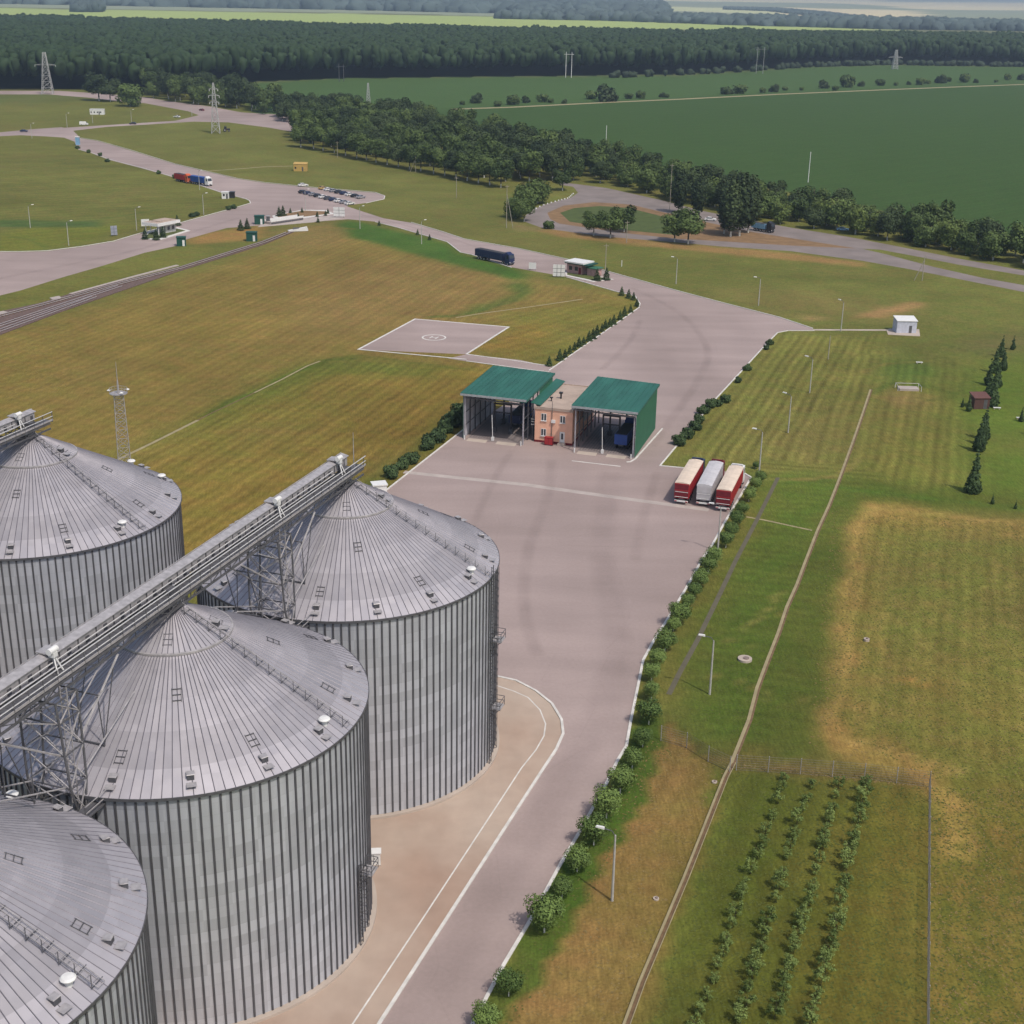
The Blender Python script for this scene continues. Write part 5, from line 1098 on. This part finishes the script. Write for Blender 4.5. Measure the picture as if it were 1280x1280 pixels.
fence('mesh fence between the street trees and the channel', GP('826,926 858,935 885,952 912,965'), 2., 3.4, 7)
# ------------------------------------------------------------------ vegetation
def npmesh(name, V, nf, mats, k=4):
    me = bpy.data.meshes.new(name); me.vertices.add(len(V)); me.vertices.foreach_set('co', V.astype(np.float32).ravel())
    me.loops.add(nf*k); me.loops.foreach_set('vertex_index', np.arange(nf*k, dtype=np.int32)); me.polygons.add(nf); me.polygons.foreach_set('loop_start', np.arange(0, nf*k, k, dtype=np.int32)); me.update(calc_edges=True)
    for m in mats: me.materials.append(m)
    return me
def leaves(name, lobes, n, size, m, seed, shell=.62, flat=.8, droop=0.):
    r = np.random.default_rng(seed); lob = np.array(lobes, float); wts = lob[:, 3]**2; wts /= wts.sum(); id_ = r.choice(len(lob), n, p=wts)
    d = r.normal(size=(n, 3)); d /= np.linalg.norm(d, axis=1)[:, None]; rad = lob[id_, 3]*(shell+(1.08-shell)*r.random(n)**.6)
    c = lob[id_, :3]+d*rad[:, None]*np.array([1, 1, flat])
    cc_ = c-np.array([0, 0, c[:, 2].mean()]); cc_ = cc_/(np.linalg.norm(cc_, axis=1)[:, None]+1e-6); nn = d*.75+cc_*.45+r.normal(size=(n, 3))*.38+np.array([0, 0, .15]); nn /= np.linalg.norm(nn, axis=1)[:, None]
    t1 = np.cross(nn, r.normal(size=(n, 3))); t1 /= np.linalg.norm(t1, axis=1)[:, None]; t2 = np.cross(nn, t1)
    s = size*(.6+.8*r.random(n))[:, None]; s2 = s*(.45+.4*r.random(n))[:, None]
    V = np.stack([c-t1*s, c-t2*s2*.8+nn*.1*s, c+t1*s, c+t2*s2], 1).reshape(-1, 3)
    return npmesh(name, V, n, [m])
def crownlobes(R, H, k, seed, cz, flat=.8):
    r = random.Random(seed); L_ = [(0, 0, cz, R*.72)]
    for i in range(k):
        a = r.uniform(0, 2*PI); q = R*r.uniform(.35, .7); L_.append((q*math.cos(a), q*math.sin(a), cz+H*r.uniform(-.36, .42), R*r.uniform(.30, .52)))
    return L_
def trunkme(name, H, r, m, forks=4, spread=1.5, seed=1, white=0.):
    b = MB(); q = random.Random(seed)
    if white: b.tube((0, 0, 0), (.02, 0, white), r, whtb, 7, r*.9); b.tube((.02, 0, white), (0, .05, H), r*.9, barkm, 7, r*.55)
    else: b.tube((0, 0, 0), (0, .05, H), r, m, 7, r*.55)
    for i in range(forks):
        a = 2*PI*i/forks+q.random(); b.tube((0, .05, H*.8), (spread*math.cos(a), spread*math.sin(a), H+spread*q.uniform(.5, 1.1)), r*.45, barkm, 5, r*.15)
    return b.mesh(name)
def tree(name, label, cat, p, crown, trunk, a, sc, group=None, nm='crown'):
    t = thing(name, label, cat, (p[0], p[1], 0), a, group); t.scale = sc if isinstance(sc, tuple) else (sc,)*3
    link(nm, crown, t); 
    if trunk: link('trunk', trunk, t)
    return t
# street trees, globe crowns
SC_ = [leaves('globe_crown', [(0, 0, 2.6, 1.75)]+crownlobes(1.95, 2.3, 16, 50+i, 2.6), 3600, .13, leafS, 60+i, .55, .92) for i in range(5)]
ST_ = trunkme('whitewashed_trunk', 2.3, .09, barkm, 5, .9, 3, .9)
stt = [(606, 1271, 40), (636, 1228, 36), (681, 1141, 50), (703, 1108, 32), (722, 1072, 38), (743, 1036, 44), (759, 1002, 42), (776, 973, 38), (791, 946, 31), (804, 920, 27), (812, 888, 36), (815, 862, 25), (815, 839, 24), (822, 821, 27), (832, 798, 31), (842, 779, 19), (850, 766, 30), (860, 750, 20), (868, 736.5, 23), (875.5, 720.5, 26), (886, 704.6, 23), (893, 694, 25), (908, 673.5, 21), (914, 661, 22), (920.7, 646, 21), (928, 635, 20), (936.6, 617, 20), (944, 603.7, 18), (951, 595, 16), (945, 580.6, 10)]
for i, (x, y, w) in enumerate(stt):
    x_, y_ = G(x, y, 2.); zz = y_*Fw[1]+(2-HC)*Fw[2]; R = w*zz/F/2; s = R/1.82*(.9 if i < 16 else .9)*random.uniform(.94, 1.06); x_, y_ = G(x, y, 2.5*s*.92)
    tree('globe_tree', 'round clipped tree, %s along the yard kerb counted from the foreground' % nth(i), 'tree', (x_, y_), SC_[i % 5], ST_, random.uniform(0, 6), (s, s, s*.95), 'round trees along the yard kerb')
# conifers
def conifer(seed, H=2.6, R=.8, n=900, m=leafC, size=.13):
    r = np.random.default_rng(seed); z = H*(1-np.sqrt(r.random(n)))*.97+.12; rr = R*(1-z/H)*(.45+.6*r.random(n))+.03; rr *= 1+.18*np.sin(z*9+seed)
    a = r.random(n)*2*PI; c = np.stack([rr*np.cos(a), rr*np.sin(a), z], 1); d = np.stack([np.cos(a), np.sin(a), np.full(n, -.25)], 1)
    t2 = np.stack([-np.sin(a), np.cos(a), r.normal(size=n)*.3], 1); s = size*(.7+.8*r.random(n))[:, None]
    V = np.stack([c-d*s, c-t2*s*.5, c+d*s*1.3, c+t2*s*.5], 1).reshape(-1, 3); return npmesh('needles', V, n, [m])
CO = [conifer(80+i, 2.6, .85, 900) for i in range(3)]; CT = trunkme('conifer_trunk', 1.6, .06, barkm, 0, 0, 1)
row = [(165, 347), (212, 322), (235, 309), (257, 291), (278, 276), (298, 262), (318, 252), (342, 236), (360, 226), (378, 209), (400, 194), (415, 179), (435, 172), (452, 162), (480, 142), (500, 124), (527, 109), (555, 82), (540, 54), (518, 46), (487, 34)]
for i, (x, y) in enumerate(row): tree('young_conifer', 'young conifer, %s in the row edging the yard behind the left shed' % nth(i), 'conifer', G(640+x/3.556, 360+y/3.556), CO[i % 3], CT, i, random.uniform(.85, 1.15)*(1.15 if i in (0, 1, 8, 7) else .95), 'young conifers in the yard hedge')
row = [((567, 533), 1.7), ((576, 527), 1.9), ((558, 540), 1.3), ((545, 553), 1.35), ((535, 561), 1.3), ((550, 547), 1.0), ((512, 580), 1.1), ((504, 586), 1.05), ((490, 597), 1.2), ((519, 574), .7)]
for i, (q, s) in enumerate(row): tree('juniper', 'dense juniper, %s in the group left of the pale walled shed' % nth(i), 'shrub', G(*q), SC_[i % 5], None, i, (s*.62, s*.62, s*.85), 'junipers left of the sheds').children[0].data = leafjun[i % 2] if 'leafjun' in globals() else CO[0]
row = [(962, 431), (958, 437), (934, 463), (922.6, 478), (906, 503), (897, 508), (889, 509), (879, 517), (873, 529), (868, 537), (859, 548), (849.5, 556)]
JU = [leaves('juniper_foliage', [(0, 0, .5, .75), (.6, .2, .5, .5), (-.6, -.1, .55, .5), (.1, .5, .8, .5), (0, -.3, 1.0, .45)], 1100, .14, leafC, 95+i, .3) for i in range(3)]
for i, q in enumerate(row): s = (1.0, .8, 1., .9, 1.2, 1., 1.3, 1.3, 1.3, 1.3, 1.5, 1.5)[i]*1.1; tree('juniper', 'spreading juniper, %s down the right edge of the yard' % nth(i), 'shrub', G(*q), JU[i % 3], None, i*1.3, (s, s, s*1.05), 'junipers along the right yard edge')
for o in list(C.objects):
    if o.get('group') == 'junipers left of the sheds': o.children[0].data = JU[int(o.location.x) % 3]; o.children[0].name = 'foliage'; o.scale = (o.scale[0]*2.2, o.scale[0]*2.2, o.scale[2]*1.9)
smallc = [((301, 288), 'first of two small conifers beside the weighbridge kiosk'), ((309, 286), 'second of two small conifers beside the weighbridge kiosk'), ((349, 270.5), 'small conifer on the soil island, first from the kiosk'), ((354, 269.5), 'small conifer on the soil island, second from the kiosk'), ((363, 266.5), 'small conifer at the rear kerb of the soil island'), ((377.6, 265.8), 'small conifer beside the island lamp'), ((372.6, 272.5), 'small conifer at the front kerb of the soil island'), ((396.5, 270.8), 'small conifer near the white panel sign, front'), ((407, 269.5), 'small conifer closest to the white panel sign'), ((410, 267), 'small conifer behind the white panel sign'), ((397.6, 278), 'small conifer below the soil island'),
    ((181.5, 299), 'left conifer before the white checkpoint'), ((195.5, 300), 'middle conifer before the white checkpoint'), ((204, 297), 'right conifer before the white checkpoint'), ((746, 351), 'left conifer on the gatehouse island'), ((758, 350), 'right conifer on the gatehouse island'), ((222, 282), 'small conifer behind the white checkpoint'),
    ((474, 282), 'round dark bush beside the green verge, upper'), ((537, 300), 'round dark bush beside the green verge, lower'), ((522, 293.5), 'tiny bush between the two dark verge bushes')]
for i, (q, l) in enumerate(smallc): tree('small_conifer', l, 'conifer', G(*q), CO[i % 3], CT, i, 1.5 if 'gatehouse' in l or 'checkpoint' in l or 'kiosk' in l else .8, 'small ornamental conifers')
rowq = [(97, 186), (111, 191), (125.5, 195), (134.5, 202.5), (198.5, 217.5), (218, 223), (240, 271.5), (246, 270), (286, 262.5), (292, 261)]
for i, q in enumerate(rowq): tree('roadside_shrub', 'small dark shrub, %s along the left meadow kerb' % nth(i), 'shrub', G(*q), JU[i % 3], None, i, 1.3, 'shrubs along the left meadow kerb', 'foliage')
CB = [leaves('spruce_needles', [(random.Random(90+i).uniform(-.35, .35), random.Random(190+i*7+k).uniform(-.4, .4), .9+.85*k, max(.35, 1.75-.17*k)*random.Random(290+i*11+k).uniform(.75, 1.15)) for k in range(10)], 2600, .26, leafC, 95+i, .4, .7) for i in range(3)]; CBT = trunkme('tall_conifer_trunk', 6, .16, barkm, 0, 0, 1)
big = [((1251.6, 446), .62), ((1265.6, 437), .42), ((1243, 466), .75), ((1253, 463), .62), ((1236, 482), .72), ((1246, 484), .75), ((1241, 508), .9), ((1235, 498), .8), ((1229, 549), .78), ((1222, 564), .8), ((1226, 556), .7), ((1216, 616), .95), ((1203, 509), .24), ((1211, 514), .4), ((1276, 527), .36), ((1240, 630), .22), ((1269, 636), .18), ((1290, 545), .5)]
for i, (q, s) in enumerate(big): tree('dark_spruce', 'dark spruce, %s counted from the top of the right hand row' % nth(i), 'spruce', G(*q), CB[i % 3], CBT, i, (s*.9, s*.9, s), 'dark spruces on the right meadow')
# orchard
def sapling(seed):
    r = random.Random(seed); L_ = [(r.uniform(-.5, .5), r.uniform(-.6, .6), r.uniform(.4, 1.75), r.uniform(.16, .36)) for _ in range(14)]; return leaves('sapling_crown', L_, 760, .075, leafO, seed, .2)
SP_ = [sapling(200+i) for i in range(6)]; SPT = trunkme('sapling_trunk', 1.1, .035, barkm, 4, .5, 8)
rows = ['980,976 976,990 972,1005 965,1024 957,1042 955,1060 947,1072 938,1092 930,1110 927,1124 919,1146 915,1160 907,1182 904,1196 897,1212 893,1228 884,1250 876,1268 868,1290',
    '1014,985 1008,1003 1003,1015 996,1032 992,1048 988,1060 984,1075 979,1096 974,1112 970,1128 963,1145 958,1160 955,1174 951,1190 945,1210 940,1224 936,1240 932,1262 925,1280 920,1300',
    '1048,985 1045,998 1041,1014 1036,1028 1031,1045 1029,1060 1024,1078 1019,1092 1016,1112 1011,1132 1004,1148 1000,1158 997,1175 992,1192 988,1208 984,1225 979,1240 975,1258 968,1274 962,1294',
    '1085,982 1081,992 1078,1003 1077,1016 1073,1030 1069,1045 1065,1058 1061,1072 1058,1088 1058,1104 1052,1118 1050,1132 1048,1148 1045,1164 1038,1182 1036,1198 1031,1216 1026,1232 1021,1248 1017,1264 1012,1284']
for j, rr in enumerate(rows):
    for i, p_ in enumerate(GP(rr)): s = random.uniform(.68, 1.12)*(1.1 if j == 3 else 1.); tree('fruit_tree', 'young fruit tree, %s from the top of the %s orchard row' % (nth(i), ORD[j]), 'fruit tree', (p_[0], p_[1]), SP_[(i*5+j) % 6], SPT, random.uniform(0, 6), s, 'young orchard trees')
# rough tufts and weeds in the nearer meadows: nobody could count them
def tufts(name, areas, m, seed, label, size):
    r = random.Random(seed); pts = []
    for poly, n in areas:
        P_ = GP(poly); x0, x1 = min(p[0] for p in P_), max(p[0] for p in P_); y0, y1 = min(p[1] for p in P_), max(p[1] for p in P_); k = 0
        while k < n:
            p = (r.uniform(x0, x1), r.uniform(y0, y1)); k += 1
            if inside(p, P_): pts.append(p)
    A = np.array(pts); g = np.random.default_rng(seed); n = len(A); q = 4; c = np.repeat(np.concatenate([A, np.zeros((n, 1))], 1), q, 0)+np.concatenate([g.normal(size=(n*q, 2))*size*.35, np.zeros((n*q, 1))], 1)
    a = g.random(n*q)*PI; t1 = np.stack([np.cos(a), np.sin(a), np.zeros(n*q)], 1); s = (size*(.5+g.random(n*q)))[:, None]; up = np.stack([-np.sin(a)*g.choice([-1., 1.], n*q), np.cos(a), np.full(n*q, .22)], 1)
    V = np.stack([c-t1*s*.5, c+t1*s*.5, c+t1*s*.35+up*s*.8, c-t1*s*.35+up*s*.8], 1).reshape(-1, 3)
    o = bpy.data.objects.new(name, npmesh(name, V, n*q, [m])); C.objects.link(o); o['kind'] = 'stuff'; o['label'] = label; o['category'] = 'grass'
tg = leafmat('tuft_green', alb((84, 96, 42)), alb((124, 128, 60))); ty = leafmat('tuft_dry', alb((140, 120, 72)), alb((176, 152, 100)))
def inside(p, poly):
    c = False
    for i in range(len(poly)):
        (x1, y1), (x2, y2) = poly[i-1], poly[i]
        if (y1 > p[1]) != (y2 > p[1]) and p[0] < (x2-x1)*(p[1]-y1)/(y2-y1)+x1: c = not c
    return c
tufts('grass_tufts', (('790,950 820,925 840,940 740,1120 620,1320 600,1290 700,1110', 3000), ('920,965 1155,985 1155,1400 780,1400 860,1130', 9000), ('1165,985 1400,985 1400,1400 1165,1400', 9000), ('980,605 1070,640 1010,900 925,945 860,900 880,780', 6000), ('1080,640 1340,660 1340,985 1160,975 1020,900', 9000)), tg, 5, 'scattered green grass tufts in the nearer meadows', .13)
tufts('dry_tufts', (('812,925 910,965 800,1220 740,1400 560,1400 700,1200 780,1010', 3500), ('1165,985 1400,985 1400,1400 1165,1400', 4500), ('1080,640 1340,660 1340,985 1160,975 1020,900', 5000), ('1040,640 1085,632 1060,800 1040,915 1150,970 1010,930', 2500), ('915,955 1000,962 1160,980 1160,986 1000,968 915,960', 1200)), ty, 6, 'scattered dry pale tufts in the nearer meadows', .12)
# belts: broad trees
BC = [leaves('broad_crown', crownlobes(5.2, 8, 16, 300+i, 7.6), 3400, .40, (leafA, leafD, leafA, leafY, leafD, leafA)[i], 320+i, .5) for i in range(6)]
BL = [leaves('broad_crown', [(0, 0, 4.2, 3.6)]+crownlobes(4.8, 7.5, 15, 370+i, 4.9), 3400, .40, (leafA, leafD, leafY, leafA)[i], 380+i, .5) for i in range(4)]
BT = trunkme('belt_trunk', 6.5, .28, barkm, 5, 2.6, 5, 1.6)
BU = [leaves('bush_foliage', crownlobes(2.6, 3, 9, 340+i, 1.7), 800, .38, (leafA, leafD)[i % 2], 350+i, .4) for i in range(3)]
PO = leaves('poplar_crown', [(0, 0, 3+1.6*k, 2.6*math.sin(PI*(k+1.6)/11)+.5) for k in range(9)]+[(1.1, .4, 6, 1.8), (-1., -.4, 9, 1.8), (.6, -.8, 12, 1.5)], 3000, .42, leafD, 360, .45)
def inside(p, poly):
    c = False
    for i in range(len(poly)):
        (x1, y1), (x2, y2) = poly[i-1], poly[i]
        if (y1 > p[1]) != (y2 > p[1]) and p[0] < (x2-x1)*(p[1]-y1)/(y2-y1)+x1: c = not c
    return c
def scatter(polypx, gap, seed, maxn=999):
    poly = GP(polypx); r = random.Random(seed); x0, x1 = min(p[0] for p in poly), max(p[0] for p in poly); y0, y1 = min(p[1] for p in poly), max(p[1] for p in poly); out = []
    for _ in range(30000):
        p = (r.uniform(x0, x1), r.uniform(y0, y1))
        if inside(p, poly) and all((p[0]-q[0])**2+(p[1]-q[1])**2 > gap*gap for q in out): out.append(p)
        if len(out) >= maxn: break
    return out
def belt(poly, gap, seed, scale, label, group, kinds, low=0.):
    r = random.Random(seed); pts = scatter(poly, gap, seed)
    for p in pts:
        s = scale*r.uniform(.78, 1.18); tree('broad_tree', label, 'tree', p, (BL[r.randrange(4)] if r.random() < low else BC[r.choice(kinds)]), BT, r.uniform(0, 6), (s, s, s*r.uniform(.9, 1.15)), group)
    return len(pts)
nb = 0
front = GP('376,184 392,186 404,188.5 418,191 432,194.5 446,198 458,200 470,203 484,206 498,209 512,211.5 526,214 542,217 556,219.5 570,222.5 584,226 598,229 612,231.5 626,234.5')
for i, p in enumerate(front): s = random.uniform(.9, 1.08); tree('avenue_tree', 'avenue tree with whitewashed trunk, %s along the front of the belt' % nth(i), 'tree', p, BC[(0, 2, 5, 0, 1)[i % 5]], BT, i*1.7, (s*1.08, s*1.08, s*1.02), 'avenue trees along the belt front')
nb += belt('372,176 480,198 560,212 630,228 690,226 720,224 690,205 600,176 480,152 400,150 380,160', 10., 21, 1.12, 'broad leafy tree in the wide belt behind the avenue trees', 'trees of the wide belt', (0, 1, 2, 4, 5))
nb += belt('716,226 770,234 826,246 860,255 905,264 940,273 940,252 880,238 826,225 760,208 700,196', 9.6, 22, 1.08, 'broad leafy tree in the belt above the loop road', 'trees above the loop road', (0, 1, 2, 4, 1), .6)
nb += belt('940,275 1000,284 1063,292 1137,306 1200,318 1300,337 1300,322 1200,302 1137,289 1063,276 940,256', 8.2, 23, 1.0, 'broad leafy tree in the hedge belt right of the poplars', 'trees of the right hedge belt', (0, 1, 2, 4, 3), .85)
nb += belt('352,152 372,154 432,149 432,138 352,141', 8, 24, 1.0, 'tree in the small clump at the north road bend', 'trees at the north road bend', (1, 4), .4)
nb += belt('180,122 240,130 300,136 330,141 345,138 300,124 240,116 190,112', 12.5, 25, 1.35, 'tree of the copse along the north road', 'trees of the north road copse', (1, 4, 0), .4)
solo = [((661, 256), 1.0, 3), ((672, 254), 1.05, 2), ((645, 272), .82, 0), ((655, 277), .7, 0), ((703, 238), .75, 0), ((742, 294.5), .7, 0), ((763, 297.5), .8, 2), ((780, 290), .75, 0), ((843, 302.5), .82, 0), ((860, 305), .95, 2), ((124, 126), 1.6, 1), ((138, 127), 1.3, 1), ((163, 133), 1.6, 0), ((330, 143), .55, 0)]
names = ['tall round tree in the pair right of the strut pole', 'second of the pair of round trees near the loop road tip', 'lower round tree beside the strut pole', 'small round tree in front of the strut pole pair', 'round tree inside the loop road bend', 'left tree of the trio inside the loop road', 'middle tree of the trio inside the loop road', 'right tree of the trio inside the loop road', 'left tree of the pair below the poplars', 'right tree of the pair below the poplars', 'dark round tree left of the lone meadow bush', 'smaller dark tree next to the north road', 'wide round tree by the white site cabin', 'low bush at the north road edge']
for (q, s, k), l in zip(solo, names): tree('round_tree', l, 'tree', G(*q), (BL[k] if 'pair right' in l or 'pair of' in l or 'cabin' in l or 'lower round' in l else BC[k]), BT, s*9, (s*1.22, s*1.22, s*1.02))
for i, (q, s) in enumerate((((913, 296), 1.2), ((924, 295), 1.35), ((935, 291), 1.25), ((872, 272), .95), ((848, 266), 1.0), ((905, 292), .9))): tree('poplar', 'tall dark poplar, %s of the group beside the loop road' % nth(i), 'poplar', G(*q), PO, BT, i, (s*1.1, s*1.1, s), 'poplars beside the loop road')
t = tree('low_bush', 'low round bush at the tip of the loop road', 'bush', G(685.5, 286), BU[0], None, 0, .95, None, 'foliage')
fb = '577.6,131 594.5,129 622,133 642,131 658,128.5 678,127.5 688,128.5 705,129.5 739,124 752,124.5 760,127 786,123.5 800,123 827,121.5 833,122 907,118 913,117.5 925,117 953,116 967,115 981,113 1002,113 1030,110.5 1044,113 1058,109 1076,108 1100,107 1120,107 1136,106 1151,106 1160,105 1175,104 1185,102 1206,103 1220,103.5 1245,103 1259,100 1276,100'
for i, p in enumerate(GP(fb)): s = (.6, 1.3, .8, 1.5, .9, 1.2, .7)[i % 7]*(2.3 if i in (33, 37, 10, 24) else 1.55); tree('hedge_bush', 'bush on the field track hedge, %s from its left end' % nth(i), 'bush', p, BU[i % 3], None, i, (s, s, s), 'bushes on the field track', 'foliage')
# ------------------------------------------------------------------ forest (reads as one mass)
import bmesh
bmx = bmesh.new(); bmesh.ops.create_icosphere(bmx, subdivisions=2, radius=1.); IV = np.array([v.co[:] for v in bmx.verts]); IF = np.array([[v.index for v in f.verts] for f in bmx.faces], np.int32); bmx.free()
bmx = bmesh.new(); bmesh.ops.create_icosphere(bmx, subdivisions=3, radius=1.); IV3 = np.array([v.co[:] for v in bmx.verts]); IF3 = np.array([[v.index for v in f.verts] for f in bmx.faces], np.int32); bmx.free()
def woods(name, polypx, gap, R, H, seed, m, label=None, hi=0., low=.5):
    poly = GP(polypx); r = np.random.default_rng(seed); P_ = np.array(poly); lo, hi_ = P_.min(0), P_.max(0)
    gx = np.arange(lo[0], hi_[0], gap); gy = np.arange(lo[1], hi_[1], gap*.87); X, Y = np.meshgrid(gx, gy); X = X+(np.arange(len(gy)) % 2)[:, None]*gap/2; X = X.ravel()+r.normal(size=X.size)*gap*.22; Y = Y.ravel()+r.normal(size=Y.size)*gap*.22
    ins = np.zeros(len(X), bool)
    for i in range(len(poly)):
        (x1, y1), (x2, y2) = poly[i-1], poly[i]
        if y1 == y2: continue
        ins ^= ((y1 > Y) != (y2 > Y)) & (X < (x2-x1)*(Y-y1)/(y2-y1)+x1)
    X, Y = X[ins], Y[ins]; zz = Y*Fw[1]-HC*Fw[2]; sx = 640+F*X/zz; k = (sx > -90) & (sx < 1370); X, Y = X[k], Y[k]; n = len(X)
    hs = H*(.74+.36*r.random(n))*(1+.12*(vnoise(X, Y, 90, 5)-.5)); Rs = R*(.75+.55*r.random(n))
    nv = len(IV); jit = 1+.75*(r.random((n, nv))-.5); V = IV[None]*jit[..., None]*Rs[:, None, None]; V[..., 2] *= .85
    V[..., 2] = np.where(V[..., 2] < 0, V[..., 2]*(hs[:, None]/Rs[:, None])*low, V[..., 2])
    V += np.stack([X, Y, hs-Rs*.75], 1)[:, None, :]
    Fi = (IF[None]+(np.arange(n)*nv)[:, None, None]).reshape(-1, 3).astype(np.int32)
    me = bpy.data.meshes.new(name); me.vertices.add(n*nv); me.vertices.foreach_set('co', V.astype(np.float32).ravel()); me.loops.add(Fi.size); me.loops.foreach_set('vertex_index', Fi.ravel()); me.polygons.add(len(Fi)); me.polygons.foreach_set('loop_start', np.arange(0, Fi.size, 3, dtype=np.int32)); me.update(calc_edges=True)
    me.materials.append(m); o = bpy.data.objects.new(name, me); C.objects.link(o); o['kind'] = 'stuff'
    if label: o['label'] = label; o['category'] = 'woodland'
    return n
fm = leafmat('forest_canopy', (.003, .007, .004), (.030, .056, .020)); fm.node_tree.nodes['Noise Texture'].inputs['Scale'].default_value = .28
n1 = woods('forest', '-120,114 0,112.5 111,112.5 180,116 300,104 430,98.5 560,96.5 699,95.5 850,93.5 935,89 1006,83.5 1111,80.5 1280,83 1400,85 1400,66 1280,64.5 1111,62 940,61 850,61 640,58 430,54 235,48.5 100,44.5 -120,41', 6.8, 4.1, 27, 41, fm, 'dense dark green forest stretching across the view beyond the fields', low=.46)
n2 = woods('forest_edge_bushes', '760,98 850,94.5 935,90 1006,84.5 1111,81.5 1280,84 1400,86 1400,85 1280,83.2 1111,80.7 1006,83.7 935,89.2 850,93.7 760,97.2', 9, 3.4, 6, 42, mat('edge_bush_leaves', (.026, .042, .02), .9, var=.3, scale=.08), 'lighter bushes along the forest edge', low=.9)
far_haze_m = mat('haze_tinted_canopy', (.085, .115, .105), .9, var=.3, scale=.01, spec=.1)  # canopy colour lightened and greyed: distance haze painted in, beyond the air volume
n3 = woods('far_woods', '-400,-6 -200,-4 100,0 430,4 640,8 830,9 830,19 700,18.6 430,12.5 100,6.5 -200,1.5', 42, 30, 26, 43, far_haze_m, 'hazy wooded hills on the horizon at the left', low=.5)
n4 = woods('far_woods_strip', '620,22.5 760,23 900,27.5 1100,31.5 1300,36 1400,37 1400,41 1300,39.5 1100,36.5 900,31 760,26 620,23.5', 26, 18, 20, 44, far_haze_m, 'hazy strip of woods behind the bright field at the right', low=.8)
n5 = woods('far_shelterbelts', '905,10.5 970,12 1030,17 1075,23 1070,24 1000,18.5 960,14 905,12', 14, 7, 9, 45, far_haze_m, 'thin hazy shelter belts between the far pale fields', low=.8)
n6 = woods('far_clump', '96,13 124,13.5 124,15.5 96,15', 18, 16, 26, 46, far_haze_m, 'hazy clump of trees on the bright field at the left', low=.8)
print('counts', nb, n1, n2, n3, n4, n5, n6)
# ------------------------------------------------------------------ air
hm_ = bpy.data.materials.new('air_haze'); hm_.use_nodes = True; N = hm_.node_tree.nodes; L = hm_.node_tree.links; N.remove(N['Principled BSDF']); pv = N.new('ShaderNodeVolumePrincipled'); pv.inputs['Color'].default_value = (.64, .81, 1., 1); pv.inputs['Density'].default_value = 1.0e-4; pv.inputs['Anisotropy'].default_value = .2
L.new(pv.outputs[0], N['Material Output'].inputs['Volume'])
o = MB().b0(-16000, 16000, -1500, 22000, -1., 92., hm_).build('haze'); o['kind'] = 'stuff'
